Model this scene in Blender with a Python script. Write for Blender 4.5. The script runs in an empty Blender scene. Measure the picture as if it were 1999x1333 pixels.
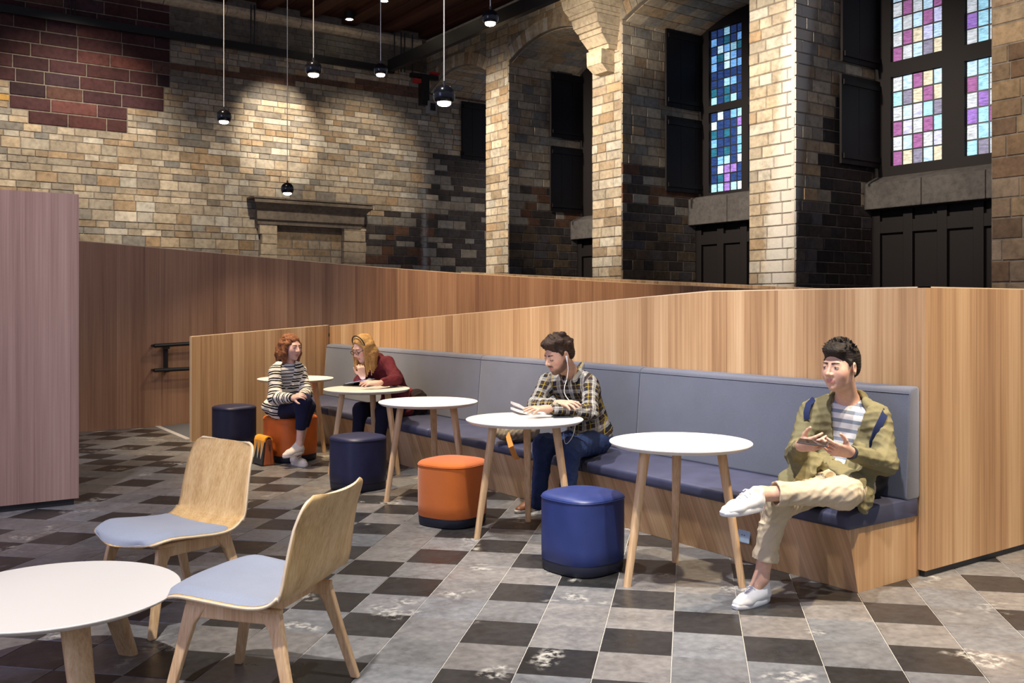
import bpy, bmesh, math, random
import numpy as np
from mathutils import Vector, Matrix
random.seed(7)

# ------------------------------------------------------------------ camera, world, lights, exposure
F, CX, HY, H = 1870.0, 999.5, 600.0, 1.42          # focal length and horizon in pixels of the 1999x1333 frame, eye height
YAW = math.radians(35.0)
CY, SY = math.cos(YAW), math.sin(YAW)
S = H / 1.48
scene = bpy.context.scene
col = scene.collection
cam_d = bpy.data.cameras.new('camera')
cam = bpy.data.objects.new('camera', cam_d)
col.objects.link(cam)
cam.location = (0, 0, H)
cam.rotation_euler = (math.pi / 2, 0, -YAW)
cam_d.sensor_width = 36.0
cam_d.lens = 36.0 * F / 1999.0
cam_d.shift_y = -(1333 / 2 - HY) / 1999.0
cam_d.clip_end = 200
scene.camera = cam
vs = scene.view_settings
vs.view_transform = 'Standard'
vs.look = 'None'
vs.gamma = 1.0
vs.exposure = 0.10
vs.use_curve_mapping = False
world = bpy.data.worlds.new('world')
scene.world = world
world.use_nodes = True
world.node_tree.nodes['Background'].inputs[0].default_value = (0.80, 0.84, 1.0, 1)
world.node_tree.nodes['Background'].inputs[1].default_value = 0.42

def c2w(x, d):                       # camera-aligned ground coordinates -> hall coordinates
    return (CY * x + SY * d, -SY * x + CY * d)
def ray(px, py):
    dx = (px - CX) / F
    return Vector((CY * dx + SY, -SY * dx + CY, (HY - py) / F))
def G(px, py, z=0.0):
    r = ray(px, py); k = (z - H) / r.z
    return Vector((r.x * k, r.y * k, z))
def onX(px, py, x):
    r = ray(px, py); k = x / r.x
    return Vector((x, r.y * k, H + r.z * k))
def onY(px, py, y):
    r = ray(px, py); k = y / r.y
    return Vector((r.x * k, y, H + r.z * k))
def D(px, py, d):                    # at camera depth d
    r = ray(px, py)
    return Vector((r.x * d, r.y * d, H + r.z * d))
def to_px(p):
    x = CY * p[0] - SY * p[1]; d = SY * p[0] + CY * p[1]
    return (CX + F * x / d, HY - F * (p[2] - H) / d, d)

def spot(name, loc, target, power, angle, color=(1, .86, .68), blend=.6, size=.12):
    l = bpy.data.lights.new(name, 'SPOT')
    l.energy = power; l.spot_size = math.radians(angle); l.spot_blend = blend
    l.color = color; l.shadow_soft_size = size
    o = bpy.data.objects.new(name, l); col.objects.link(o)
    o.location = loc
    o.rotation_euler = (Vector(target) - Vector(loc)).to_track_quat('-Z', 'Y').to_euler()
    return o
def area(name, loc, target, power, sx, sy, color):
    l = bpy.data.lights.new(name, 'AREA')
    l.shape = 'RECTANGLE'; l.size = sx; l.size_y = sy; l.energy = power; l.color = color
    o = bpy.data.objects.new(name, l); col.objects.link(o)
    o.location = loc
    o.rotation_euler = (Vector(target) - Vector(loc)).to_track_quat('-Z', 'Y').to_euler()
    return o
WARM = (1, .87, .70); NEUT = (1, .95, .90); COOL = (.60, .66, 1.0)
AMBER = (1, .76, .46)
# assumed ceiling spotlights over the seating, floor and ramp, fixtures unseen
spot('seat_spot', (1.6, 2.2, 7.2), (4.1, 3.3, .4), 2350, 36, NEUT, .7, .10)
spot('seat_spot', (1.7, 5.0, 7.2), (4.1, 5.3, .6), 2300, 36, NEUT, .7, .10)
spot('seat_spot', (2.2, 7.6, 7.4), (4.2, 7.6, .6), 2500, 36, AMBER, .7, .10)
spot('seat_spot', (2.0, 9.0, 7.4), (4.0, 9.9, .6), 2300, 34, AMBER, .7, .10)
spot('front_spot', (.2, 1.6, 7.0), (1.3, 3.3, .3), 2500, 34, NEUT, .8, .10)
spot('front_spot', (5.4, .4, 7.2), (5.2, 2.7, .4), 3000, 40, AMBER, .8, .10)
spot('aisle_spot', (2.4, 1.0, 7.0), (3.0, 2.6, 0), 1500, 40, NEUT, .8, .10)
spot('ramp_spot', (8.0, 8.0, 8.2), (8.6, 11.8, 1.6), 3400, 50, AMBER, .8, .12)
spot('panel_spot', (-.6, 4.0, 6.5), (.6, 7.4, 1.3), 1150, 40, (.98, .90, .96), .9, .12)  # unseen lamp added to brighten the tall left partition
# assumed wall washers for the piers, far wall and corbel, fixtures unseen
for i, (x, y) in enumerate(((14.58, 7.4), (14.58, 12.15), (14.58, 16.97), (14.58, 21.5))):
    spot('pier_spot', (8.6, y - .5, 7.4), (x, y, 5.0), (1900, 3900, 3800, 3600)[i], 62, WARM, .9, .15)
spot('wall_spot', (9.6, 20.8, 9.0), (9.8, 25.3, 6.3), 2900, 30, WARM, .8, .15)
spot('wall_spot', (4.6, 19.5, 9.0), (4.6, 25.3, 5.2), 2900, 54, WARM, .9, .15)
spot('wall_spot', (8.5, 19.0, 9.0), (8.5, 25.3, 3.2), 1800, 46, WARM, .9, .15)
spot('wall_spot', (12.0, 19.5, 9.0), (12.4, 25.3, 5.5), 1500, 40, WARM, .9, .15)
spot('corbel_spot', (11.0, 14.5, 6.5), (14.4, 16.9, 8.2), 650, 50, WARM, .9, .15)
# added cool area light for assumed daylight; no windows are built on this side
area('window_daylight', (-6.0, 3.0, 4.2), (0.4, 7.0, 1.4), 260, 3.0, 5.0, (.62, .60, 1.0))

# ------------------------------------------------------------------ helpers
def link(o):
    col.objects.link(o); return o
def setp(o, label=None, cat=None, group=None, kind=None):
    if label: o['label'] = label
    if cat: o['category'] = cat
    if group: o['group'] = group
    if kind: o['kind'] = kind
    return o
def empty(name, loc=(0, 0, 0), rz=0.0, label=None, cat=None, group=None, kind=None):
    o = bpy.data.objects.new(name, None); link(o)
    o.location = loc; o.rotation_euler = (0, 0, rz); o.empty_display_size = .1
    return setp(o, label, cat, group, kind)
def mesh_obj(name, verts, faces, mat=None, parent=None, smooth=False, attrs=None):
    me = bpy.data.meshes.new(name)
    me.from_pydata([tuple(v) for v in verts], [], [tuple(f) for f in faces])
    me.update()
    if smooth:
        me.polygons.foreach_set('use_smooth', [True] * len(me.polygons))
    o = bpy.data.objects.new(name, me); link(o)
    if mat: me.materials.append(mat)
    if parent: o.parent = parent
    return o
class MB:
    def __init__(s): s.v = []; s.f = []
    def add(s, v, f):
        n = len(s.v); s.v += [tuple(p) for p in v]; s.f += [tuple(i + n for i in q) for q in f]
        return s
    def box(s, a, b):
        x0, y0, z0 = a; x1, y1, z1 = b
        return s.add([(x0, y0, z0), (x1, y0, z0), (x1, y1, z0), (x0, y1, z0), (x0, y0, z1), (x1, y0, z1), (x1, y1, z1), (x0, y1, z1)],
                     [(3, 2, 1, 0), (4, 5, 6, 7), (0, 1, 5, 4), (1, 2, 6, 5), (2, 3, 7, 6), (3, 0, 4, 7)])
    def hexa(s, p):                  # 8 corners, bottom ring then top ring
        return s.add(p, [(3, 2, 1, 0), (4, 5, 6, 7), (0, 1, 5, 4), (1, 2, 6, 5), (2, 3, 7, 6), (3, 0, 4, 7)])
    def rings(s, rs, cap=True):
        n = len(rs[0]); v = [p for r in rs for p in r]; f = []
        for i in range(len(rs) - 1):
            for j in range(n):
                f.append((i * n + j, i * n + (j + 1) % n, (i + 1) * n + (j + 1) % n, (i + 1) * n + j))
        if cap:
            f.append(tuple(reversed(range(n)))); f.append(tuple(range((len(rs) - 1) * n, len(rs) * n)))
        return s.add(v, f)
    def tube(s, pts, r, n=8):
        pts = [Vector(p) for p in pts]; rs = []
        for i, p in enumerate(pts):
            t = (pts[min(i + 1, len(pts) - 1)] - pts[max(i - 1, 0)]).normalized()
            a = t.cross(Vector((0, 0, 1)) if abs(t.z) < .95 else Vector((1, 0, 0))).normalized(); b = t.cross(a)
            rr = r[i] if isinstance(r, (list, tuple)) else r
            rs.append([p + a * rr * math.cos(2 * math.pi * k / n) - b * rr * math.sin(2 * math.pi * k / n) for k in range(n)])
        return s.rings(rs)
    def lathe(s, prof, n=48, c=(0, 0, 0)):
        rs = [[(c[0] + r * math.cos(2 * math.pi * k / n), c[1] + r * math.sin(2 * math.pi * k / n), c[2] + z) for k in range(n)] for r, z in prof]
        return s.rings(rs)
    def extrude(s, poly, axis, a, b):  # poly of 2D points extruded along axis
        def P(p, t):
            return {'x': (t, p[0], p[1]), 'y': (p[0], t, p[1]), 'z': (p[0], p[1], t)}[axis]
        return s.rings([[P(p, a) for p in poly], [P(p, b) for p in poly]])
    def build(s, name, mat, parent=None, smooth=False, bevel=0, seg=2, sub=0, auto=None):
        o = mesh_obj(name, s.v, s.f, mat, parent, smooth)
        bm = bmesh.new(); bm.from_mesh(o.data)
        bmesh.ops.recalc_face_normals(bm, faces=bm.faces)
        if bevel:
            bmesh.ops.bevel(bm, geom=[e for e in bm.edges if e.calc_face_angle(0) > .5], offset=bevel, segments=seg, profile=.5, affect='EDGES', clamp_overlap=True)
        bm.to_mesh(o.data); bm.free()
        if auto is not None:
            for p in o.data.polygons: p.use_smooth = True
            o.data.set_sharp_from_angle(angle=auto)
        if sub:
            m = o.modifiers.new('sub', 'SUBSURF'); m.levels = sub; m.render_levels = sub
        return o
def copy_tree(o, parent=None):
    c = o.copy(); col.objects.link(c)
    if parent: c.parent = parent
    for ch in [x for x in o.children]:
        copy_tree(ch, c)
    return c

# ------------------------------------------------------------------ materials
def new_mat(name):
    m = bpy.data.materials.new(name); m.use_nodes = True
    nt = m.node_tree
    return m, nt, nt.nodes['Principled BSDF']
def N(nt, t, **kw):
    n = nt.nodes.new(t)
    for k, v in kw.items():
        if k.startswith('i_'):
            key = k[2:]
            key = int(key) if key.isdigit() else key
            n.inputs[key].default_value = v
        else: setattr(n, k, v)
    return n
def L(nt, a, b): nt.links.new(a, b)
def ramp(nt, fac, stops, interp='LINEAR'):
    r = nt.nodes.new('ShaderNodeValToRGB'); r.color_ramp.interpolation = interp
    els = r.color_ramp.elements
    while len(els) < len(stops): els.new(.5)
    for e, (p, c) in zip(els, stops):
        e.position = p; e.color = (c[0], c[1], c[2], 1) if len(c) == 3 else c
    L(nt, fac, r.inputs[0]); return r.outputs[0]
def mixc(nt, fac, a, b, mode='MIX'):
    m = nt.nodes.new('ShaderNodeMix'); m.data_type = 'RGBA'; m.blend_type = mode
    for sock, v in ((m.inputs[0], fac), (m.inputs[6], a), (m.inputs[7], b)):
        if hasattr(v, 'is_linked'): L(nt, v, sock)
        elif isinstance(v, (int, float)): sock.default_value = v
        else: sock.default_value = (v[0], v[1], v[2], 1)
    return m.outputs[2]
def mth(nt, op, a, b=None, c=None, clamp=False):
    m = nt.nodes.new('ShaderNodeMath'); m.operation = op; m.use_clamp = clamp
    for i, v in enumerate((a, b, c)):
        if v is None: continue
        if hasattr(v, 'is_linked'): L(nt, v, m.inputs[i])
        else: m.inputs[i].default_value = v
    return m.outputs[0]
def bump(nt, h, strength, dist=.002):
    b = nt.nodes.new('ShaderNodeBump'); b.inputs['Strength'].default_value = strength; b.inputs['Distance'].default_value = dist
    L(nt, h, b.inputs['Height']); return b.outputs[0]
def noise(nt, vec, scale, detail=3, rough=.5, dim='3D'):
    n = nt.nodes.new('ShaderNodeTexNoise'); n.inputs['Scale'].default_value = scale; n.inputs['Detail'].default_value = detail; n.inputs['Roughness'].default_value = rough
    if vec is not None: L(nt, vec, n.inputs['Vector'])
    return n.outputs['Fac']
def plain(name, c, rough=.5, metal=0, spec=.5, grain=0, gscale=300):
    m, nt, b = new_mat(name)
    b.inputs['Base Color'].default_value = (c[0], c[1], c[2], 1)
    b.inputs['Roughness'].default_value = rough; b.inputs['Metallic'].default_value = metal
    b.inputs['Specular IOR Level'].default_value = spec
    tc = N(nt, 'ShaderNodeTexCoord')
    n = noise(nt, tc.outputs['Object'], gscale if grain else 40, 3)
    L(nt, mixc(nt, .12 if not grain else grain, c, ramp(nt, n, [(.3, [x * .6 for x in c]), (.7, [min(1, x * 1.35) for x in c])])), b.inputs['Base Color'])
    if grain: L(nt, bump(nt, n, .3, .001), b.inputs['Normal'])
    return m
def emis(name, c, s):
    m, nt, b = new_mat(name)
    b.inputs['Base Color'].default_value = (c[0], c[1], c[2], 1)
    b.inputs['Emission Color'].default_value = (c[0], c[1], c[2], 1); b.inputs['Emission Strength'].default_value = s
    return m
def wood_wall(name, lo, mid, hi, strip=.135):
    """veneer with vertical grain in leaves of different tone; runs along x or y"""
    m, nt, b = new_mat(name)
    g = N(nt, 'ShaderNodeNewGeometry'); sp = N(nt, 'ShaderNodeSeparateXYZ'); L(nt, g.outputs['Position'], sp.inputs[0])
    h = mth(nt, 'ADD', sp.outputs['X'], sp.outputs['Y'])
    leaf = mth(nt, 'FLOOR', mth(nt, 'DIVIDE', h, strip))
    wn = N(nt, 'ShaderNodeTexWhiteNoise', noise_dimensions='1D'); L(nt, leaf, wn.inputs['W'])
    cb = N(nt, 'ShaderNodeCombineXYZ'); L(nt, h, cb.inputs[0]); L(nt, mth(nt, 'MULTIPLY', sp.outputs['Z'], .012), cb.inputs[2]); L(nt, mth(nt, 'MULTIPLY', leaf, 3.1), cb.inputs[1])
    n1 = noise(nt, cb.outputs[0], 55, 4, .65)
    cb2 = N(nt, 'ShaderNodeCombineXYZ'); L(nt, h, cb2.inputs[0]); L(nt, mth(nt, 'MULTIPLY', sp.outputs['Z'], .06), cb2.inputs[2]); L(nt, mth(nt, 'MULTIPLY', leaf, 1.7), cb2.inputs[1])
    n2 = noise(nt, cb2.outputs[0], 9, 3)
    fac = mth(nt, 'ADD', mth(nt, 'MULTIPLY', n1, .55), mth(nt, 'ADD', mth(nt, 'MULTIPLY', n2, .35), mth(nt, 'MULTIPLY', wn.outputs['Value'], .22)))
    L(nt, ramp(nt, fac, [(.36, lo), (.55, mid), (.76, hi)]), b.inputs['Base Color'])
    b.inputs['Roughness'].default_value = .42; b.inputs['Specular IOR Level'].default_value = .35
    L(nt, bump(nt, n1, .12, .0015), b.inputs['Normal'])
    return m
def wood_obj(name, lo, mid, hi, axis='z', scale=1.0, rough=.45):
    m, nt, b = new_mat(name)
    tc = N(nt, 'ShaderNodeTexCoord'); mp = N(nt, 'ShaderNodeMapping'); L(nt, tc.outputs['Object'], mp.inputs[0])
    sc = [1, 1, 1]; sc['xyz'.index(axis)] = .022; mp.inputs['Scale'].default_value = sc
    oi = N(nt, 'ShaderNodeObjectInfo')
    ad = N(nt, 'ShaderNodeVectorMath', operation='ADD'); L(nt, mp.outputs[0], ad.inputs[0])
    cb = N(nt, 'ShaderNodeCombineXYZ'); L(nt, mth(nt, 'MULTIPLY', oi.outputs['Random'], 7), cb.inputs[0]); L(nt, cb.outputs[0], ad.inputs[1])
    n1 = noise(nt, ad.outputs[0], 120 * scale, 4, .6); n2 = noise(nt, ad.outputs[0], 18 * scale, 3)
    fac = mth(nt, 'ADD', mth(nt, 'MULTIPLY', n1, .6), mth(nt, 'MULTIPLY', n2, .5))
    L(nt, ramp(nt, fac, [(.36, lo), (.55, mid), (.75, hi)]), b.inputs['Base Color'])
    b.inputs['Roughness'].default_value = rough; b.inputs['Specular IOR Level'].default_value = .35
    L(nt, bump(nt, n1, .1, .001), b.inputs['Normal'])
    return m
def fabric(name, c, var=.25, scale=420, rough=.85, sheen=.3):
    m, nt, b = new_mat(name)
    tc = N(nt, 'ShaderNodeTexCoord')
    w1 = N(nt, 'ShaderNodeTexWave', wave_type='BANDS', bands_direction='DIAGONAL'); w1.inputs['Scale'].default_value = scale * .35; w1.inputs['Distortion'].default_value = 2
    L(nt, tc.outputs['Object'], w1.inputs['Vector'])
    n = noise(nt, tc.outputs['Object'], scale, 3, .7); n2 = noise(nt, tc.outputs['Object'], 6, 2)
    f = mth(nt, 'ADD', mth(nt, 'MULTIPLY', n, .7), mth(nt, 'MULTIPLY', w1.outputs['Fac'], .3))
    c1 = ramp(nt, f, [(.3, [x * (1 - var) for x in c]), (.7, [min(1, x * (1 + var)) for x in c])])
    L(nt, mixc(nt, .2, c1, ramp(nt, n2, [(.3, [x * .75 for x in c]), (.7, [min(1, x * 1.2) for x in c])])), b.inputs['Base Color'])
    b.inputs['Roughness'].default_value = rough; b.inputs['Specular IOR Level'].default_value = .25
    b.inputs['Sheen Weight'].default_value = sheen; b.inputs['Sheen Roughness'].default_value = .5
    L(nt, bump(nt, f, .25, .0008), b.inputs['Normal'])
    return m
def leather(name, c, rough=.5):
    m, nt, b = new_mat(name)
    tc = N(nt, 'ShaderNodeTexCoord'); n = noise(nt, tc.outputs['Object'], 500, 3, .6); n2 = noise(nt, tc.outputs['Object'], 7, 3)
    L(nt, ramp(nt, n2, [(.3, [x * .85 for x in c]), (.7, [min(1, x * 1.15) for x in c])]), b.inputs['Base Color'])
    b.inputs['Roughness'].default_value = rough; b.inputs['Specular IOR Level'].default_value = .4
    L(nt, bump(nt, n, .15, .0006), b.inputs['Normal'])
    return m
def stone(name, src, relief=1.0, streak=None, rough=.82):
    """one stone block: its own colour (object colour or face-corner attribute) with grain, pits and lime marks"""
    m, nt, b = new_mat(name)
    if src == 'object': base = N(nt, 'ShaderNodeObjectInfo').outputs['Color']
    elif src == 'attr':
        a = N(nt, 'ShaderNodeAttribute'); a.attribute_name = 'Col'; base = a.outputs['Color']
    else:
        rgb = N(nt, 'ShaderNodeRGB'); rgb.outputs[0].default_value = (*src, 1); base = rgb.outputs[0]
    g = N(nt, 'ShaderNodeNewGeometry'); pos = g.outputs['Position']
    n1 = noise(nt, pos, 9, 5, .62); n2 = noise(nt, pos, 2.2, 4, .6); n3 = noise(nt, pos, 45, 3, .6)
    c1 = mixc(nt, .55, base, ramp(nt, n1, [(.3, (.45, .42, .38)), (.5, (.95, .95, .95)), (.72, (1.35, 1.32, 1.25))]), 'MULTIPLY')
    c2 = mixc(nt, .5, c1, ramp(nt, n2, [(.32, (.55, .55, .56)), (.55, (1, 1, 1)), (.75, (1.12, 1.1, 1.05))]), 'MULTIPLY')
    pits = ramp(nt, n3, [(.24, (.35, .33, .3)), (.34, (1, 1, 1))])
    c3 = mixc(nt, .7, c2, pits, 'MULTIPLY')
    if streak:
        c3 = streak(nt, pos, c3, n1)
    L(nt, c3, b.inputs['Base Color'])
    b.inputs['Roughness'].default_value = rough; b.inputs['Specular IOR Level'].default_value = .2
    L(nt, bump(nt, mth(nt, 'ADD', n1, mth(nt, 'MULTIPLY', n3, .4)), .5 * relief, .02), b.inputs['Normal'])
    return m
def lime_back(nt, pos, c, n):          # run of lime down the corner of the far wall
    sp = N(nt, 'ShaderNodeSeparateXYZ'); L(nt, pos, sp.inputs[0])
    d = mth(nt, 'ABSOLUTE', mth(nt, 'SUBTRACT', mth(nt, 'ADD', sp.outputs['X'], mth(nt, 'MULTIPLY', n, .25)), 14.62))
    k = mth(nt, 'SUBTRACT', 1.0, mth(nt, 'DIVIDE', d, .14), clamp=True)
    k = mth(nt, 'MULTIPLY', k, mth(nt, 'SUBTRACT', 1.0, mth(nt, 'DIVIDE', sp.outputs['Z'], 7.2), clamp=True))
    return mixc(nt, mth(nt, 'MULTIPLY', k, 1.1, clamp=True), c, (.42, .42, .42))
def streak_pier(nt, pos, c, n):          # slanting pale streak over the pier's corner
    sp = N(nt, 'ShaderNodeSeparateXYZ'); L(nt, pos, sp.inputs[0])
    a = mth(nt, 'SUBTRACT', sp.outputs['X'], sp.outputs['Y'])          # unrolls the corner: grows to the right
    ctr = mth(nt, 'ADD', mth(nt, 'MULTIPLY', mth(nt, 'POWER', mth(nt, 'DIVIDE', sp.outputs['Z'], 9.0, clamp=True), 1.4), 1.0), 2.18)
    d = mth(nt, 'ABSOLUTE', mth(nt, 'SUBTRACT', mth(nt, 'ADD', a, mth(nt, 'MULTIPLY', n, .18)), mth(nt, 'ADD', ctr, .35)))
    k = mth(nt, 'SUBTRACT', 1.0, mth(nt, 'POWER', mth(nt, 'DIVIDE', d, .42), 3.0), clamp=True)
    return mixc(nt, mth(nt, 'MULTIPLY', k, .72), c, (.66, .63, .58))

M = {}
M['wood'] = wood_wall('oak_veneer', (.30, .165, .080), (.475, .290, .150), (.63, .43, .25))
M['wood_dark'] = wood_wall('walnut_veneer', (.20, .098, .058), (.32, .170, .098), (.43, .25, .15), .16)
M['wood_plum'] = wood_wall('plum_veneer', (.21, .125, .098), (.32, .205, .165), (.43, .295, .24), .16)
M['edge'] = plain('panel_edge', (.72, .55, .36), .5)
M['plinth'] = plain('plinth_black', (.01, .01, .012), .5)
M['oak'] = wood_obj('light_oak', (.44, .26, .13), (.60, .39, .21), (.72, .52, .32))
M['ply'] = wood_obj('oak_ply', (.44, .26, .10), (.60, .39, .17), (.72, .51, .26))
M['ply_edge'] = plain('ply_edge', (.78, .62, .42), .45)
M['white'] = plain('white_laminate', (.70, .665, .62), .38, spec=.45, grain=.02, gscale=900)
M['bench_back'] = fabric('bench_fabric', (.098, .108, .148), .30, 260)
M['bench_seat'] = leather('bench_seat_cover', (.042, .046, .088), .48)
M['pad'] = fabric('chair_pad_fabric', (.27, .30, .37), .22, 420)
M['navy'] = leather('navy_cover', (.014, .016, .052), .46)
M['blue'] = leather('blue_cover', (.020, .034, .135), .42)
M['orange'] = fabric('orange_felt', (.62, .15, .022), .25, 500)
M['orange_l'] = leather('orange_cover', (.58, .13, .018), .5)
M['black'] = plain('black_metal', (.008, .008, .01), .4)
M['black_gloss'] = plain('black_gloss', (.012, .013, .018), .16, .6)
M['lamp'] = emis('lamp_lens', (1, .86, .62), 30)
M['cord'] = plain('cord_white', (.55, .52, .48), .5)
M['darkwood'] = plain('dark_oak', (.009, .007, .0075), .6, spec=.15)
M['steel'] = plain('brushed_strip', (.72, .72, .74), .35, .3)
M['mortar'] = stone('mortar', (.20, .17, .14), .6)
M['mortar_dark'] = stone('mortar_dark', (.12, .11, .10), .6)

# ------------------------------------------------------------------ floor: stone tiles laid diagonally
T = H / 4.7724
TH = 0.1825
tc_, ts_ = math.cos(TH), math.sin(TH)
def tile_mat(name, src):
    m, nt, b = new_mat(name)
    if src == 'object': base = N(nt, 'ShaderNodeObjectInfo').outputs['Color']
    else:
        a = N(nt, 'ShaderNodeAttribute'); a.attribute_name = 'Col'; base = a.outputs['Color']
    g = N(nt, 'ShaderNodeNewGeometry'); pos = g.outputs['Position']
    n1 = noise(nt, pos, 6, 5, .65); n2 = noise(nt, pos, 26, 4, .6); n3 = noise(nt, pos, 3.1, 2, .5)
    c1 = mixc(nt, .6, base, ramp(nt, n1, [(.3, (.6, .59, .58)), (.5, (1, 1, 1)), (.7, (1.3, 1.28, 1.24))]), 'MULTIPLY')
    c1 = mixc(nt, .5, c1, ramp(nt, n2, [(.33, (.55, .55, .56)), (.66, (1.32, 1.31, 1.28))]), 'MULTIPLY')
    worn = mth(nt, 'MULTIPLY', ramp(nt, n3, [(.62, (0, 0, 0)), (.70, (1, 1, 1))]), ramp(nt, n2, [(.45, (0, 0, 0)), (.62, (1, 1, 1))]))
    L(nt, mixc(nt, mth(nt, 'MULTIPLY', worn, .75), c1, (.56, .53, .47)), b.inputs['Base Color'])
    L(nt, ramp(nt, n1, [(.3, (.24, .24, .24)), (.7, (.42, .42, .42))]), b.inputs['Roughness'])
    b.inputs['Specular IOR Level'].default_value = .4
    L(nt, bump(nt, mth(nt, 'ADD', n1, mth(nt, 'MULTIPLY', n2, .5)), .22, .004), b.inputs['Normal'])
    return m
M['tile'] = tile_mat('floor_stone', 'object'); M['tile_s'] = tile_mat('floor_stone_field', 'attr')
M['grout'] = plain('grout', (.40, .37, .33), .8)
DARK_SET = {(-1, 0), (3, 0), (3, 4), (5, 2), (7, 0), (7, 4), (5, -2), (3, -2), (7, -2), (-1, 2), (-3, 1)}
def is_dark(i, j):
    if -1 <= i <= 10 and -1 <= j <= 5:
        return (i % 2 == 0 and j % 2 == 1) or (i, j) in DARK_SET
    h = random.Random(i * 928371 + j * 1237 + 5).random()
    if i % 2 == 0: return j % 2 == 1 and h < .92
    return j % 2 == 0 and h < .42
def tile_col(i, j):
    r = random.Random(i * 7919 + j * 104729 + 3)
    if is_dark(i, j):
        k = r.uniform(.75, 1.3); return (.026 * k, .025 * k, .025 * k)
    k = r.uniform(.86, 1.12); w = r.uniform(-.015, .025)
    return ((.158 + w * .5) * k, .157 * k, (.160 - w * .5) * k)
unit_tile = bpy.data.meshes.new('tile')
e_ = .5 - .0016 / T; q_ = e_ - .0016 / T
tv = []
for (k, z) in ((e_, -1), (e_, -.12), (q_, 0)):
    tv += [(-k, -k, z), (k, -k, z), (k, k, z), (-k, k, z)]
tf = [(8, 9, 10, 11)]
for b_ in (0, 4):
    for k in range(4): tf.append((b_ + k, b_ + (k + 1) % 4, b_ + 4 + (k + 1) % 4, b_ + 4 + k))
unit_tile.from_pydata(tv, [], tf); unit_tile.materials.append(M['tile'])
floor = MB().box((-7, -3, -.25), (17.2, 26, -.0036)).build('floor', M['grout'])
setp(floor, kind='structure', label='grey and black stone tile floor laid in a diagonal checker')
tiles = []
for i in range(-48, 48):
    for j in range(-40, 18):
        li, lj = i + .5, j + .5
        x = (-2.0 + li * tc_ - lj * ts_) * T; d = (17.9681 - li * ts_ - lj * tc_) * T
        if d < 1.2 or d > 13.5 or abs(x) > .75 * d + 2.5: continue
        wx, wy = c2w(x, d)
        if wx > 4.8 and wy > 3.1: continue
        if wy > 12.0 * S + .2: continue
        tiles.append((d, wx, wy, i, j))
tiles.sort()
ang_t = -TH - YAW
vis = [t for t in tiles if HY + F * H / t[0] < 1360 and 0 < to_px((t[1], t[2], 0))[0] < 1999]
single = set((t[3], t[4]) for t in vis[:300])
sv, sf, sc_ = [], [], []
ca, sa = math.cos(ang_t), math.sin(ang_t)
for d, wx, wy, i, j in tiles:
    rr = random.Random(i * 31 + j * 77)
    dz = rr.uniform(-.0012, .0)
    if (i, j) in single:
        o = bpy.data.objects.new('tile', unit_tile); link(o)
        o.location = (wx, wy, dz); o.scale = (T, T, .02); o.rotation_euler = (0, 0, ang_t)
        o.color = (*tile_col(i, j), 1); o.parent = floor
    else:
        n = len(sv)
        for v in tv:
            sv.append((wx + T * (v[0] * ca - v[1] * sa), wy + T * (v[0] * sa + v[1] * ca), dz + .02 * v[2]))
        sf += [tuple(a + n for a in f) for f in tf]
        sc_ += [tile_col(i, j)] * len(tf)
def col_attr(o, cols):
    at = o.data.color_attributes.new('Col', 'FLOAT_COLOR', 'CORNER')
    buf = np.zeros((len(o.data.loops), 4), np.float32); k = 0
    for p, c in zip(o.data.polygons, cols):
        for _ in range(p.loop_total):
            buf[k] = (c[0], c[1], c[2], 1); k += 1
    at.data.foreach_set('color', buf.ravel())
o = mesh_obj('tile_field', sv, sf, M['tile_s'], floor); col_attr(o, sc_); o['kind'] = 'stuff'

# ------------------------------------------------------------------ masonry
M['stone'] = stone('sandstone_block', 'object', 1, lime_back); M['stone_s'] = stone('sandstone_blocks', 'attr', 1, lime_back)
M['pstone'] = stone('pier_block', 'object', 1); M['pstone_s'] = stone('pier_blocks', 'attr', 1)
M['pstone_l'] = stone('limewashed_block', 'object', 1, streak_pier); M['pstone_ls'] = stone('limewashed_blocks', 'attr', 1, streak_pier)
M['carved'] = stone('carved_stone', (.50, .41, .29), .8)
M['carved_d'] = stone('weathered_stone', (.20, .165, .13), .9)
M['lintel'] = stone('lintel_stone', (.070, .064, .062), 1.6)
ub = bpy.data.meshes.new('brick')           # unit block: x along, z up, front towards -y, chamfered front edges
bv = [(-.5, .5, -.5), (.5, .5, -.5), (.5, .5, .5), (-.5, .5, .5), (-.5, -.32, -.5), (.5, -.32, -.5), (.5, -.32, .5), (-.5, -.32, .5),
      (-.475, -.5, -.45), (.475, -.5, -.45), (.475, -.5, .45), (-.475, -.5, .45)]
bf = [(8, 9, 10, 11)] + [(4 + k, 4 + (k + 1) % 4, 8 + (k + 1) % 4, 8 + k) for k in range(4)] + [(k, (k + 1) % 4, 4 + (k + 1) % 4, 4 + k) for k in range(4)]
ub.from_pydata(bv, [], bf)
_ubm = {}
def ub_mat(mat):
    if mat.name not in _ubm:
        me = ub.copy(); me.materials.append(mat); _ubm[mat.name] = me
    return _ubm[mat.name]
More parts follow.
